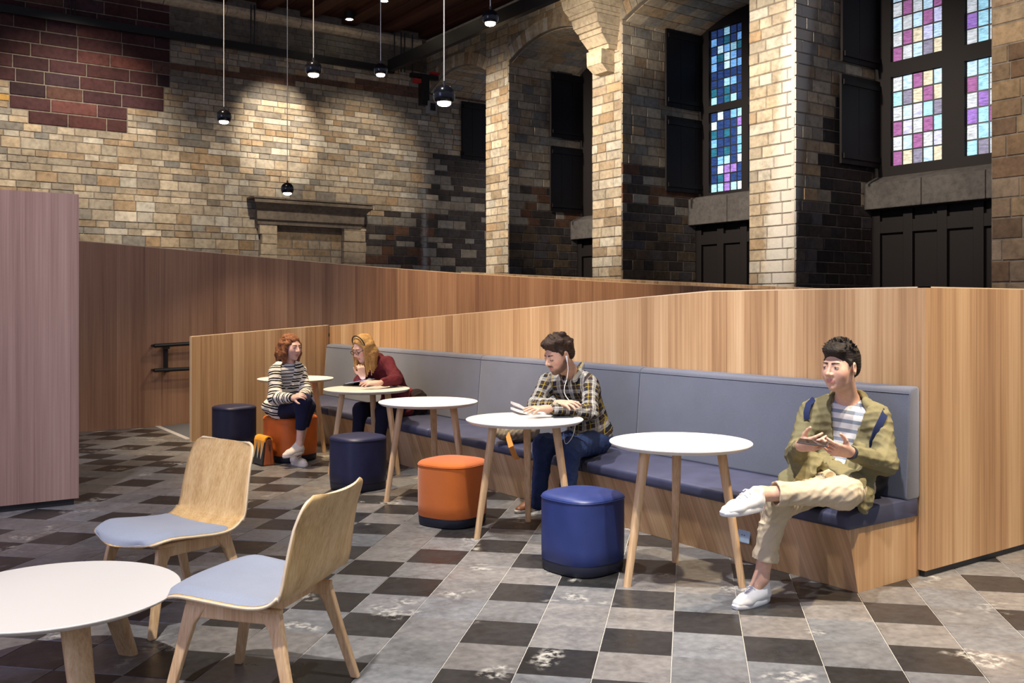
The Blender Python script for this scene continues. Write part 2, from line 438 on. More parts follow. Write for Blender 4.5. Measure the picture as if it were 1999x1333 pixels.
def place_bricks(parent, items, mat, mat_s, limit=300, depth=.10):
    """items: (centre on face, length, height, face 'y' or 'x', colour, proud)"""
    def size(it):
        p = to_px(it[0])
        ok = -40 < p[0] < 2040 and -40 < p[1] < 1340
        return (it[1] * it[2] / p[2] ** 2) * (1 if ok else .01)
    order = sorted(range(len(items)), key=lambda k: -size(items[k]))
    one = set(order[:limit])
    sv, sf, scol = [], [], []
    for k, (c, ln, ht, face, colr, pr) in enumerate(items):
        rot = 0 if face == 'y' else -math.pi / 2
        off = depth / 2 - pr
        loc = (c[0], c[1] + off, c[2]) if face == 'y' else (c[0] + off, c[1], c[2])
        if k in one:
            o = bpy.data.objects.new('brick', ub_mat(mat)); link(o)
            o.location = loc; o.scale = (ln, depth, ht); o.rotation_euler = (0, 0, rot); o.color = (*colr, 1); o.parent = parent
        else:
            n = len(sv)
            for v in bv:
                x, y, z = v[0] * ln, v[1] * depth, v[2] * ht
                if face == 'x': x, y = y, -x
                sv.append((loc[0] + x, loc[1] + y, loc[2] + z))
            sf += [tuple(a + n for a in f) for f in bf]; scol += [colr] * len(bf)
    if sv:
        o = mesh_obj('brickwork', sv, sf, mat_s, parent); col_attr(o, scol); o['kind'] = 'stuff'
def jitter(c, r, a=.18):
    k = 1 + r.uniform(-a, a); w = r.uniform(-.06, .06)
    return (max(.004, c[0] * k * (1 + w)), max(.004, c[1] * k), max(.004, c[2] * k * (1 - w * 1.3)))
BEIGE = (.39, .325, .240); TAN = (.34, .25, .160); GREY = (.25, .222, .185); PALE = (.50, .44, .35); RED = (.062, .026, .028); DARK_GREY = (.060, .050, .047); BROWN = (.13, .070, .045)

BW, PXF, NX = 26.4 * S, 15.2 * S, 17.84 * S
SPR, RISE, CEIL = 8.3 * S, .45 * S, 9.95 * S
PIERS = [(7.1 * S, 8.22 * S), (12.1 * S, 13.25 * S), (17.14 * S, 18.24 * S), (21.87 * S, 23.0 * S)]

# far wall
wall_back = MB().box((1.0, BW, 0), (NX + .4, BW + .5, CEIL + .6)).build('wall_back', M['mortar'])
setp(wall_back, kind='structure', label='far wall of old sandstone blocks with a walled-up fireplace')
fire = [onY(p, q, BW) for p, q in ((537, 442), (667, 445), (505, 400), (712, 405))]
FX0, FX1, JX0, JX1 = fire[0].x, fire[1].x, fire[2].x, fire[3].x
FZ = fire[0].z
def back_zone(X, Z, r):
    """which stone stands here: (colour, is big dark red block)"""
    px, py, _ = to_px((X, BW, Z))
    red = False
    if px < 334 and py < 178: red = not (px < 14 and py > 128)
    if px < 320 and 160 < py < 208: red = px > 14
    if 52 < px < 250 and 204 < py < 250: red = True
    if 60 < px < 146 and 248 < py < 270: red = True
    return red
rb = random.Random(11)
items = []
z = 1.9; zs = []
UPZ = 5.80
while z < CEIL - .25:
    if z < UPZ - .3: h = rb.choice((.15, .16, .165, .17, .17, .18, .21, .26, .27)) * S * 1.05
    elif z < UPZ: h = (UPZ - z) if UPZ - z < .22 else (UPZ - z) / 2
    else: h = .168 * S
    zs.append((z, h)); z += h
# dark red blocks of the older wall stand in rows two courses high
red_rows = []
up = [q for q in zs if q[0] >= UPZ - 1e-6]
for k in range(0, len(up) - 1, 2):
    z0r, z1r = up[k][0], up[k + 1][0] + up[k + 1][1]; zc = (z0r + z1r) / 2
    xs_ = [x for x in np.arange(1.6, 9.0, .05) if back_zone(x, zc, rb)]
    if not xs_: continue
    a0, a1 = xs_[0], xs_[-1]; red_rows.append((z0r, z1r, a0, a1))
    x = a0
    while x < a1 - .05:
        ln = min(rb.uniform(.62, 1.05), a1 - x)
        if a1 - x - ln < .25: ln = a1 - x
        c = RED if rb.random() < .72 else rb.choice(((.12, .045, .04), (.10, .05, .04), (.05, .026, .03)))
        items.append((Vector((x + ln / 2, BW, zc)), ln - .024, z1r - z0r - .026, 'y', jitter(c, rb, .3), .022 + rb.uniform(-.006, .008)))
        x += ln
for (z, h) in zs:
    x = 1.9 + rb.uniform(-.3, 0)
    spans = [(r[2], r[3]) for r in red_rows if r[0] - 1e-4 <= z < r[1] - 1e-4]
    if z < FZ: spans.append((FX0, FX1))
    if z + h * .5 < FZ + .62: spans.append((JX0, JX1))
    while x < NX:
        ln = rb.uniform(1.5, 3.4) * h if h < .2 else rb.uniform(1.3, 2.4) * h
        if rb.random() < .06: ln *= 1.5
        pieces = [(x, x + ln)]
        x += ln
        for (a0, a1) in spans:
            nxt = []
            for (q0, q1) in pieces:
                if q1 <= a0 or q0 >= a1: nxt.append((q0, q1)); continue
                if q0 < a0 - .06: nxt.append((q0, a0))
                if q1 > a1 + .06: nxt.append((a1, q1))
            pieces = nxt
        for (q0, q1) in pieces:
            xc, zc = (q0 + q1) / 2, z + h / 2
            px, py, _ = to_px((xc, BW, zc))
            c = rb.choice((BEIGE, BEIGE, BEIGE, PALE, GREY, TAN))
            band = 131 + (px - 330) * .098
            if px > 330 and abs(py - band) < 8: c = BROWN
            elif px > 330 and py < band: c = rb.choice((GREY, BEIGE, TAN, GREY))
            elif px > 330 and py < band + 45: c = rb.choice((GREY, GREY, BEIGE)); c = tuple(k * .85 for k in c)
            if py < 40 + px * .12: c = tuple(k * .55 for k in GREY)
            if px > 705 and py > 418: c = rb.choice((DARK_GREY, DARK_GREY, BROWN, GREY))  # stained dark stone, with shadow also put into the colour
            if px > 845 and py > 300: c = rb.choice((DARK_GREY, GREY, DARK_GREY))
            if px < 60 and 176 < py < 200: c = (.42, .25, .07)
            items.append((Vector((xc, BW, zc)), q1 - q0 - .012, h - .012, 'y', jitter(c, rb), .018 + rb.uniform(-.006, .008)))
place_bricks(wall_back, items, M['stone'], M['stone_s'])
# infill of the walled-up fireplace
items = []; rb = random.Random(5)
z = 1.9
while z < FZ - .05:
    h = .26 * S if z > FZ - .65 else .20 * S
    h = min(h, FZ - z)
    x = FX0
    while x < FX1 - .05:
        ln = min(rb.uniform(.32, .5), FX1 - x)
        if FX1 - x - ln < .12: ln = FX1 - x
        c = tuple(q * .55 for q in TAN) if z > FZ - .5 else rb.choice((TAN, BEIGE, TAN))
        items.append((Vector((x + ln / 2, BW + .0, z + h / 2)), ln - .014, h - .014, 'y', jitter(c, rb, .12), .004))
        x += ln
    z += h
fp = empty('fireplace', (FX0, BW, 0), 0, 'old stone fireplace surround walled up with blocks on far wall', 'fireplace')
def kid(o, p):
    o.parent = p; o.matrix_parent_inverse = Matrix.Translation(-Vector(p.location)); return o
place_bricks(wall_back, items, M['stone'], M['stone_s'], 30)
rb = random.Random(8)
for side, (xa, xb) in (('l', (JX0 + .02, FX0)), ('r', (FX1, JX1 - .02))):
    z = 1.9
    while z < FZ + .02:
        h = min(rb.uniform(.24, .36), FZ + .04 - z + .001)
        if h < .06: break
        ins = rb.uniform(-.05, .03)
        a, b = (xa + ins, xb) if side == 'l' else (xa, xb + ins)
        kid(MB().box((a, BW - .16 + rb.uniform(-.02, .02), z + .004), (b, BW - .001, z + h - .004)).build('jamb_stone', M['carved'], None, bevel=.015), fp)
        z += h
m0, m1 = onY(487, 392, BW - .25).x, onY(722, 405, BW - .25).x
za = FZ + .03
prof = [(BW - .001, za), (BW - .20, za), (BW - .22, za + .10), (BW - .28, za + .13), (BW - .30, za + .38), (BW - .42, za + .48), (BW - .55, za + .56), (BW - .56, za + .64), (BW - .001, za + .68)]
rings = []
for t, ins in ((0, 0), (1, 0)):
    rr = []
    for (y, zz) in prof:
        out = max(0, (BW - y) - .2)
        xx = (m0 + .25 - out * .6) if t == 0 else (m1 - .25 + out * .6)
        rr.append((xx, y, zz))
    rings.append(rr)
kid(MB().rings(rings).build('mantel', M['carved_d'], None), fp)
n_ml = 4
for i in range(n_ml):
    xa = m0 + (m1 - m0) * i / n_ml; xb = m0 + (m1 - m0) * (i + 1) / n_ml
    kid(MB().box((xa + .004, BW - .58, za + .66), (xb - .004, BW - .001, za + .715)).build('mantel_slab', M['carved_d'], None, bevel=.012), fp)

# piers, arches and vaulted niches of the window wall
def pier_brick_col(px, py, r, face, Z):
    if face == 'x':
        return r.choice((BEIGE, BEIGE, PALE, BEIGE, TAN))
    return r.choice((BEIGE, GREY, GREY, TAN, PALE))
def brick_face(items, face, plane, a0, a1, z0, z1, r, hs, cf, skip=None, prd=.018):
    """bricks on plane (y=plane or x=plane) along a in [a0,a1]"""
    z = z0; row = 0
    while z < z1 - .02:
        h = r.choice(hs); h = min(h, z1 - z)
        x = a0
        first = True
        while x < a1 - .01:
            ln = r.uniform(.26, .52) * S * 1.15
            if first: ln *= r.choice((.55, 1.0)); first = False
            if a1 - x - ln < .16: ln = a1 - x
            ac, zc = x + ln / 2, z + h / 2
            P = Vector((ac, plane, zc)) if face == 'y' else Vector((plane, ac, zc))
            x += ln
            if skip and skip(ac, zc, ln, h): continue
            items.append((P, ln - .016, h - .016, face, jitter(cf(P, r), r, .16), prd + r.uniform(-.006, .006)))
        z += h; row += 1
HS = [.225 * S, .235 * S, .22 * S, .25 * S]
def arch_z(y, ya, yb):                # intrados height of the segmental arch between two piers
    w = yb - ya; R = (w * w / 4 + RISE * RISE) / (2 * RISE); c = (ya + yb) / 2
    return SPR + RISE - R + math.sqrt(max(0, R * R - (y - c) ** 2))
RNG = .34                              # voussoir height
bays = []
ys = sorted(PIERS)
for i in range(len(ys)):
    ya = ys[i][1]; yb = ys[i + 1][0] if i + 1 < len(ys) else BW
    bays.append((ya, yb))
z_lo = 1.2
for i, (ya, yb) in enumerate(ys):
    rp = random.Random(100 + i)
    w = MB().box((PXF, ya, 0), (NX + .3, yb, CEIL + .4)).build('wall_pier', M['mortar'])
    setp(w, kind='structure', label=('stone pier at the right edge of the picture', 'limewash-streaked stone pier left of the large window', 'stone pier under the stepped corbel', 'farthest stone pier beside the far wall')[i])
    items = []
    nearb = i == 0
    def cf_front(P, r, nearb=nearb):
        if nearb: return r.choice(((.21, .14, .085), (.26, .19, .12), (.15, .095, .06), (.24, .18, .13)))
        px, py, _ = to_px(P)
        if py > 500 and r.random() < .35: return PALE
        return r.choice((BEIGE, BEIGE, PALE, TAN, BEIGE))
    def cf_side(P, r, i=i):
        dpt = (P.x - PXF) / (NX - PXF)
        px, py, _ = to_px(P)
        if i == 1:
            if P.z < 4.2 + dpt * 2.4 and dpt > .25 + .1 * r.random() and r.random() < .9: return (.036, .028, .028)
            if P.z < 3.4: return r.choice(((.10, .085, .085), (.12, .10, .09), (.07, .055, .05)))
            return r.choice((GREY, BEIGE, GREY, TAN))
        if P.z < 3.6: return r.choice((DARK_GREY, (.09, .08, .08), (.12, .09, .065)))  # darker blocks low down and deep in the niche
        if P.z < 4.6: return r.choice((DARK_GREY, GREY, BROWN, GREY))
        if dpt > .6: return r.choice((DARK_GREY, GREY, GREY))
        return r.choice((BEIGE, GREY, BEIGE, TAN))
    brick_face(items, 'x', PXF, ya, yb, z_lo, CEIL - .3, rp, HS if not nearb else [.30, .27, .33], cf_front)
    if i > 0:
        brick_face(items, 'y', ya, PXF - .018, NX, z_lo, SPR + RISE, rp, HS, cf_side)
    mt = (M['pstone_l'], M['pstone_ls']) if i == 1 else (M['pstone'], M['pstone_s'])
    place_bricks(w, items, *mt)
vz = []
for bi, (ya, yb) in enumerate(bays):
    rp = random.Random(300 + bi)
    # wall over the arch
    nseg = 14
    mb = MB()
    for k in range(nseg):
        a = ya + (yb - ya) * k / nseg; b = ya + (yb - ya) * (k + 1) / nseg
        za_, zb_ = arch_z(a, ya, yb), arch_z(b, ya, yb)
        mb.hexa([(PXF, a, za_), (NX + .3, a, za_), (NX + .3, b, zb_), (PXF, b, zb_), (PXF, a, CEIL + .4), (NX + .3, a, CEIL + .4), (NX + .3, b, CEIL + .4), (PXF, b, CEIL + .4)])
    w = mb.build('wall_arch', M['mortar'])
    setp(w, kind='structure', label=('arched stone vault over the large window bay', 'stone vault over the narrow blue window', 'brick arch and vault next to the stepped corbel', 'small arch in the far corner')[bi])
    items = []
    brick_face(items, 'x', PXF, ya, yb, SPR, CEIL - .3, rp, HS, lambda P, r: r.choice((BEIGE, GREY, TAN, BEIGE)),
               skip=lambda a, zc, ln, h, ya=ya, yb=yb: zc - h / 2 < arch_z(a, ya, yb) + RNG * .75)
    if items: place_bricks(w, items, M['pstone'], M['pstone_s'])
    nv = 20
    wd = yb - ya; R = (wd * wd / 4 + RISE * RISE) / (2 * RISE); c0 = (ya + yb) / 2; zc0 = SPR + RISE - R
    a_half = math.asin(wd / 2 / R)
    for k in range(nv):
        t0 = -a_half + 2 * a_half * (k + .03) / nv; t1 = -a_half + 2 * a_half * (k + .97) / nv
        pts = []
        for rad in (R + .004, R + RNG):
            for tt in (t0, t1):
                pts.append((c0 + rad * math.sin(tt), zc0 + rad * math.cos(tt)))
        (p0, p1, p2, p3) = pts
        pr = rp.uniform(.02, .032)
        o = MB().hexa([(PXF - pr, *p0), (PXF + .1, *p0), (PXF + .1, *p1), (PXF - pr, *p1), (PXF - pr, *p2), (PXF + .1, *p2), (PXF + .1, *p3), (PXF - pr, *p3)]).build('voussoir', M['pstone'], w)
        o.color = (*jitter(rp.choice((BEIGE, TAN, BEIGE, PALE)), rp), 1)
    nr, nc = 12, 6
    for k in range(nr):
        t0 = -a_half + 2 * a_half * (k + .04) / nr; t1 = -a_half + 2 * a_half * (k + .96) / nr
        x = PXF + .1
        while x < NX - .02:
            ln = min(rp.uniform(.3, .6), NX - x)
            pp = []
            for rad in (R - .022, R + .03):
                for tt in (t0, t1): pp.append((c0 + rad * math.sin(tt), zc0 + rad * math.cos(tt)))
            p0, p1, p2, p3 = pp
            a, b = x + .008, x + ln - .008
            o = MB().hexa([(a, *p0), (b, *p0), (b, *p1), (a, *p1), (a, *p2), (b, *p2), (b, *p3), (a, *p3)]).build('vault_stone', M['pstone'], w)
            o.color = (*jitter(rp.choice((BEIGE, GREY, TAN)), rp), 1)
            x += ln
# stepped corbel on the second pier from the far corner
ya, yb = ys[2]
cb = empty('wall_corbel', (PXF, (ya + yb) / 2, 6.8), 0, 'stepped and moulded stone corbel carrying the ceiling beam', None, None, 'structure')
def corbel_slab(z0, z1, p0, p1, wy, nm='corbel_stone'):
    yc = (ya + yb) / 2 - .02
    return kid(MB().hexa([(PXF - p0, yc - wy * .94, z0), (PXF + .05, yc - wy * .94, z0), (PXF + .05, yc + wy * .94, z0), (PXF - p0, yc + wy * .94, z0),
                          (PXF - p1, yc - wy, z1), (PXF + .05, yc - wy, z1), (PXF + .05, yc + wy, z1), (PXF - p1, yc + wy, z1)]).build(nm, M['carved'], None, bevel=.012), cb)
zz = 6.83
for (hh, p0, p1, wy) in ((.16, .22, .42, .26), (.34, .42, .42, .27), (.10, .26, .30, .36), (.20, .32, .50, .38), (.12, .52, .54, .41), (.10, .58, .66, .43), (.20, .68, .72, .46), (.08, .78, .80, .48), (.12, .80, .92, .49), (.22, .94, .98, .51), (.10, 1.04, 1.08, .53), (.22, 1.1, 1.2, .54), (.5, 1.22, 1.24, .55)):
    corbel_slab(zz, zz + hh - .006, p0, p1, wy); zz += hh

# window wall at the back of the niches, with windows, lintels, doors and shutters
PANE = {}
def pane_mat(name, c, s):
    m, nt, b = new_mat(name)
    g = N(nt, 'ShaderNodeNewGeometry'); mp = N(nt, 'ShaderNodeMapping'); L(nt, g.outputs['Position'], mp.inputs[0]); mp.inputs['Scale'].default_value = (3, 3, 14)
    n = noise(nt, mp.outputs[0], 2.2, 4, .7)
    cc = ramp(nt, n, [(.3, [k * .45 for k in c]), (.55, c), (.75, [min(1, k * 1.35) for k in c])])
    L(nt, cc, b.inputs['Base Color']); L(nt, cc, b.inputs['Emission Color']); b.inputs['Emission Strength'].default_value = s
    b.inputs['Roughness'].default_value = .12
    return m
for nm, c in dict(sky=(.42, .62, .85), grey=(.47, .53, .62), lilac=(.46, .50, .80), cream=(.55, .52, .42), plum=(.27, .11, .28), slate=(.20, .20, .30), aqua=(.30, .60, .82), violet=(.25, .15, .50),
                  deep=(.02, .045, .16), teal=(.02, .12, .20), azure=(.16, .40, .85), icy=(.50, .75, .95)).items():
    PANE[nm] = pane_mat('glass_' + nm, c, .55)
win_n = 0
PK = dict(g='grey', s='sky', p='plum', c='cream', a='aqua', d='slate', l='lilac', v='violet')
PAT_LL = ['gspcs', 'adcpc', 'gslad', 'plgpa', 'gspgl', 'pcdsc']
PAT_UL = ['slpcs', 'splcp', 'gpgsp', 'sgspl', 'gpcls', 'pgsdc']
PAT_LR = ['sa', 'pa', 'gv', 'va', 'ga', 'ad']
PAT_UR = ['ga', 'va', 'ga']
def window(bay, y0, y1, lights, kind, label, pats=None):
    """lights: list of (ya, yb, za, zb, cols, rows) glazed lights on the plane x = NX"""
    global win_n
    win_n += 1
    w = empty('window_%d' % win_n, (NX, y0, 3.0), 0, label, None, None, 'structure')
    zt = arch_z((y0 + y1) / 2, *bay) + .05
    zb = min(l[2] for l in lights) - .22
    fr = MB()
    ysx = sorted(set([y0] + [l[0] for l in lights] + [l[1] for l in lights] + [y1]))
    zsx = sorted(set([zb] + [l[2] for l in lights] + [l[3] for l in lights] + [zt]))
    for i in range(len(ysx) - 1):
        for j in range(len(zsx) - 1):
            ym, zm = (ysx[i] + ysx[i + 1]) / 2, (zsx[j] + zsx[j + 1]) / 2
            if any(l[0] < ym < l[1] and l[2] < zm < l[3] for l in lights): continue
            fr.box((NX - .10, ysx[i], zsx[j]), (NX + .06, ysx[i + 1], zsx[j + 1]))
    kid(fr.build('window_frame', M['darkwood']), w)
    r = random.Random(win_n * 13)
    for li, (a, b, c, d, nc, nr) in enumerate(lights):
        dy, dz = (b - a) / nc, (d - c) / nr
        ld = MB()
        for k in range(nc + 1): ld.box((NX - .03, a + k * dy - .012, c), (NX - .005, a + k * dy + .012, d))
        for k in range(nr + 1): ld.box((NX - .032, a, c + k * dz - .012), (NX - .006, b, c + k * dz + .012))
        kid(ld.build('lead_came', M['black']), w)
        for i in range(nc):
            for j in range(nr):
                if kind == 'pale': nm = r.choices(('grey', 'sky', 'lilac', 'cream', 'plum', 'slate', 'aqua'), (26, 18, 12, 12, 22, 6, 4))[0]
                elif kind == 'blue': nm = r.choices(('aqua', 'icy', 'sky', 'violet', 'plum'), (40, 25, 10, 13, 12))[0]
                else: nm = r.choices(('deep', 'teal', 'azure', 'icy', 'violet', 'aqua'), (40, 14, 16, 10, 8, 10))[0]
                if pats and pats[li]:
                    rw, cl_ = nr - 1 - j, nc - 1 - i          # picture row from the top, column from the left
                    pat = pats[li]; rw -= nr - len(pat)
                    if 0 <= rw and cl_ < len(pat[rw]): nm = PK[pat[rw][cl_]]
                t = r.uniform(-.006, .006)
                kid(MB().add([(NX - .018 + t, a + i * dy, c + j * dz), (NX - .018 - t, a + (i + 1) * dy, c + j * dz), (NX - .018, a + (i + 1) * dy, c + (j + 1) * dz), (NX - .018, a + i * dy, c + (j + 1) * dz),
                              (NX - .008, a + i * dy, c + j * dz), (NX - .008, a + (i + 1) * dy, c + j * dz), (NX - .008, a + (i + 1) * dy, c + (j + 1) * dz), (NX - .008, a + i * dy, c + (j + 1) * dz)],
                             [(3, 2, 1, 0), (4, 5, 6, 7), (0, 1, 5, 4), (1, 2, 6, 5), (2, 3, 7, 6), (3, 0, 4, 7)]).build('pane', PANE[nm]), w)
    return w
def rng(px0, px1, py0, py1, x=None):
    """y and z ranges on the window plane from the picture edges of a light"""
    x = NX - .02 if x is None else x
    p, q = onX(px0, py0, x), onX(px0, py1, x)
    ya_ = onX(px1, py0, x).y
    return (ya_, p.y, q.z, p.z)
# large right window
b0 = bays[0]
l1 = rng(1743, 1843, 152, 325); u1 = rng(1743, 1843, -60, 123)
yr = onX(1888, 200, NX).y; yr0 = yr - (l1[1] - l1[0])
w1 = window(b0, b0[0], b0[1], [(l1[0], l1[1], l1[2], l1[3], 5, 6), (u1[0], u1[1], u1[2], u1[2] + (l1[3] - l1[2]) / 6 * 7, 5, 7),
                               (yr0, yr, l1[2], l1[3], 5, 6), (yr0, yr, u1[2], u1[2] + (l1[3] - l1[2]) / 6 * 7, 5, 7)], 'pale', 'large leaded window with lilac, plum and pale panes', [PAT_LL, PAT_UL, PAT_LR, PAT_UR])
b1 = bays[1]
l2 = rng(1388, 1452, 222, 377); u2 = rng(1388, 1452, 62, 208)
w2 = window(b1, b1[0], b1[1], [(l2[0], l2[1], l2[2], l2[3], 5, 9), (u2[0], u2[1], u2[2], u2[3], 5, 9),
                               (l2[0] - 1.15, l2[0] - .2, l2[2], l2[3], 5, 9), (l2[0] - 1.15, l2[0] - .2, u2[2], u2[3], 5, 9)], 'dark', 'narrow leaded window glowing deep blue between the piers')
b2 = bays[2]
w3 = window(b2, b2[0], b2[1], [(b2[1] - 1.6, b2[1] - .55, l2[2], l2[3], 5, 9), (b2[1] - 1.6, b2[1] - .55, u2[2], u2[3], 5, 9)], 'dark', 'dark window mostly hidden behind the corbelled pier')
dn = 0
for bi, (ya, yb) in enumerate(bays[:3]):
    lt = onX(1720, 362, NX).z; lb = onX(1720, 412, NX).z
    sill_top = (l1[2] if bi == 0 else l2[2]) - .2
    if bi == 1: lt, lb = onX(1360, 393, NX).z, onX(1360, 443, NX).z
    if bi == 2: lt, lb = lt - .05, lb - .05
    wb = MB().box((NX, ya, 0), (NX + .3, yb, sill_top + .3)).build('wall_window', M['mortar_dark'])
    setp(wb, kind='structure', label=('dark wall below the large leaded window', 'dark wall below the narrow blue window', 'dark wall below the hidden window')[bi])
    sl = MB().hexa([(NX - .42, ya, lt), (NX + .02, ya, lt), (NX + .02, yb, lt), (NX - .42, yb, lt), (NX - .36, ya, lt + .04), (NX + .02, ya, sill_top + .05), (NX + .02, yb, sill_top + .05), (NX - .36, yb, lt + .04)])
    kid(sl.build('window_sill', M['lintel']), wb)
    nb = 3
    for k in range(nb):
        a = ya + (yb - ya) * k / nb; b = ya + (yb - ya) * (k + 1) / nb
        kid(MB().box((NX - .45, a + .006, lb), (NX - .0, b - .006, lt)).build('lintel_block', M['lintel'], None, bevel=.02), wb)
    dn += 1
    d = empty('door_%d' % dn, (NX, (ya + yb) / 2, 0), 0, ('dark panelled double door under the large window', 'dark panelled door under the narrow blue window', 'dark door edge beside the corbelled pier')[bi], None, None, 'structure')
    kid(MB().box((NX - .12, ya, 0), (NX - .06, yb, lb)).build('door_leaf', M['darkwood']), d)
    nst = 5
    for k in range(nst + 1):
        yy = ya + .1 + (yb - ya - .2) * k / nst
        kid(MB().box((NX - .20, yy - .10, 0), (NX - .12, yy + .10, lb)).build('door_stile', M['darkwood'], None, bevel=.01), d)
    for zz in (1.25, lb - .35):
        kid(MB().box((NX - .19, ya, zz - .12), (NX - .12, yb, zz + .12)).build('door_rail', M['darkwood'], None, bevel=.01), d)
# shutters folded back against the niche sides
def shutter(plane, px0, px1, pyt, pyb, label):
    a = onY(px0, pyt, plane); b = onY(px0, pyb, plane); c = onY(px1, pyt, plane)
    z1, z0 = a.z, b.z; x0, x1 = a.x, c.x
    s = empty('window_shutter', (x0, plane, z0), 0, label, 'shutter', 'open window shutters')
    nb = 3
    for k in range(nb):
        xa = x0 + (x1 - x0) * k / nb; xb = x0 + (x1 - x0) * (k + 1) / nb
        kid(MB().box((xa + .004, plane, z0), (xb - .004, plane + .05, z1)).build('shutter_board', M['darkwood']), s)
    for zz in (z0 + .15, z1 - .15):
        kid(MB().box((x0 + .05, plane - .03, zz - .05), (x1 - .05, plane, zz + .05)).build('shutter_ledge', M['darkwood']), s)
shutter(ys[1][0] - .14, 1643, 1742, 143, 318, 'lower dark shutter beside the large window')
shutter(ys[1][0] - .14, 1645, 1742, -60, 118, 'upper dark shutter beside the large window')
shutter(ys[2][0] - .14, 1301, 1385, 225, 372, 'lower dark shutter beside the narrow blue window')
shutter(ys[2][0] - .14, 1301, 1385, 55, 206, 'upper dark shutter beside the narrow blue window')
shutter(ys[3][0] - .14, 1075, 1138, 284, 411, 'lower dark shutter left of the corbelled pier')
shutter(ys[3][0] - .14, 1076, 1138, 139, 266, 'upper dark shutter left of the corbelled pier')
shutter(BW - .075, 902, 962, 197, 309, 'dark shutter in the far corner niche')

# ceiling, cornices
ceil = MB().box((-7, -3, CEIL + .25), (PXF + .3, BW + .2, CEIL + .4)).build('ceiling', plain('ceiling_back', (.02, .011, .008), .8))
setp(ceil, kind='structure', label='dark red-brown timber ceiling')
M['beam'] = wood_obj('ceiling_timber', (.030, .010, .006), (.075, .026, .014), (.11, .042, .022), 'y', .25, .6)
for k in range(36):
    x = PXF - .1 - k * .42
    o = MB().box((x - .20, 6, CEIL + (.0 if k % 3 == 0 else .16)), (x + .20, BW + .1, CEIL + .26)).build('ceiling_board', M['beam'], ceil)
z0, z1 = 9.58 * S, 9.86 * S
cor = empty('trim_1', (3, BW, z0), 0, 'pale rounded stone cornice along the top of the far wall', None, None, 'structure')
x = 1.0
rc = random.Random(3)
while x < PXF - .3:
    ln = min(rc.uniform(1.0, 2.0), PXF - .3 - x)
    pf = [(BW + .02, z0), (BW - .10, z0 + .01), (BW - .20, z0 + .07), (BW - .24, z0 + .15), (BW - .22, z1 - .03), (BW + .02, z1)]
    kid(MB().extrude(pf, 'x', x + .008, x + ln - .008).build('cornice_stone', M['carved'], None), cor)
    x += ln
cor2 = empty('trim_2', (PXF, 10, z0), 0, 'stone cornice above the window arches', None, None, 'structure')
y = 9.0
while y < BW - .3:
    ln = min(rc.uniform(1.0, 2.0), BW - .3 - y)
    pf = [(PXF + .02, z0), (PXF - .10, z0 + .01), (PXF - .22, z0 + .15), (PXF - .20, z1 - .03), (PXF + .02, z1)]
    kid(MB().rings([[(p[0], y + .008, p[1]) for p in pf], [(p[0], y + ln - .008, p[1]) for p in pf]]).build('cornice_stone', M['carved'], None), cor2)
    y += ln

# ------------------------------------------------------------------ wooden partitions
CXw, CYw = 4.86 * S, 2.996 * S
ZT = 1.588 * S
def partition(name, label, poly, axis, a, b, mat, edge=True):
    """poly in (along, z); top edges get a pale edge strip"""
    t = empty(name, (a if axis == 'x' else poly[0][0], poly[0][0] if axis == 'x' else a, 0), 0, label, 'partition', 'timber partitions of the lounge')
    kid(MB().extrude(poly, axis, a, b).build('panel', mat), t)
    return t
t = partition('bench_partition', 'oak veneer partition behind the long blue bench', [(CYw + .045, .0), (10.83 * S, .0), (10.80 * S, 1.25 * S), (4.59 * S, ZT), (CYw + .045, ZT)], 'x', CXw, CXw + .05, M['wood'])
def edge_strip(par, pts, w=.05, hgt=.006, horiz=(1, 0, 0)):
    hv = Vector(horiz) * w
    rr = [[Vector(p), Vector(p) + hv, Vector(p) + hv + Vector((0, 0, hgt)), Vector(p) + Vector((0, 0, hgt))] for p in pts]
    return kid(MB().rings(rr).build('edge_band', M['edge']), par)
edge_strip(t, [(CXw, CYw, ZT), (CXw, 4.59 * S, ZT), (CXw, 10.80 * S, 1.25 * S)])
t = partition('end_partition', 'honey oak partition panel at the right, past the end of the bench', [(CXw, .035), (7.6, .035), (7.6, ZT), (CXw, ZT)], 'y', CYw, CYw + .045, M['wood'])
edge_strip(t, [(CXw, CYw, ZT), (7.6, CYw, ZT)], .045, .006, (0, 1, 0))
kid(MB().box((CXw + .012, CYw + .012, 0), (7.6, CYw + .04, .035)).build('plinth', M['plinth']), t)
# wing at the far end of the bench
A = G(374, 862.4); Bp = Vector((CXw - .002, 10.83 * S, 0))
zA = H - (657.8 - HY) / F * to_px(A)[2]
dirw = (Bp - A).normalized(); nrm = Vector((-dirw.y, dirw.x, 0)) * .045
zB = 1.25 * S + .01
wg = empty('wing_partition', A, 0, 'low orange-lit oak partition behind the two seated women', 'partition', 'timber partitions of the lounge')
kid(MB().hexa([A, Bp, Bp + nrm, A + nrm, A + Vector((0, 0, zA)), Bp + Vector((0, 0, zB)), Bp + nrm + Vector((0, 0, zB)), A + nrm + Vector((0, 0, zA))]).build('panel', M['wood']), wg)
kid(MB().hexa([A - dirw * .004, A, A + nrm, A + nrm - dirw * .004] + [p + Vector((0, 0, zA + .004)) for p in (A - dirw * .004, A, A + nrm, A + nrm - dirw * .004)]).build('end_band', M['edge']), wg)
edge_strip(wg, [A + Vector((0, 0, zA)), Bp + Vector((0, 0, zB))], 1, .006, nrm)
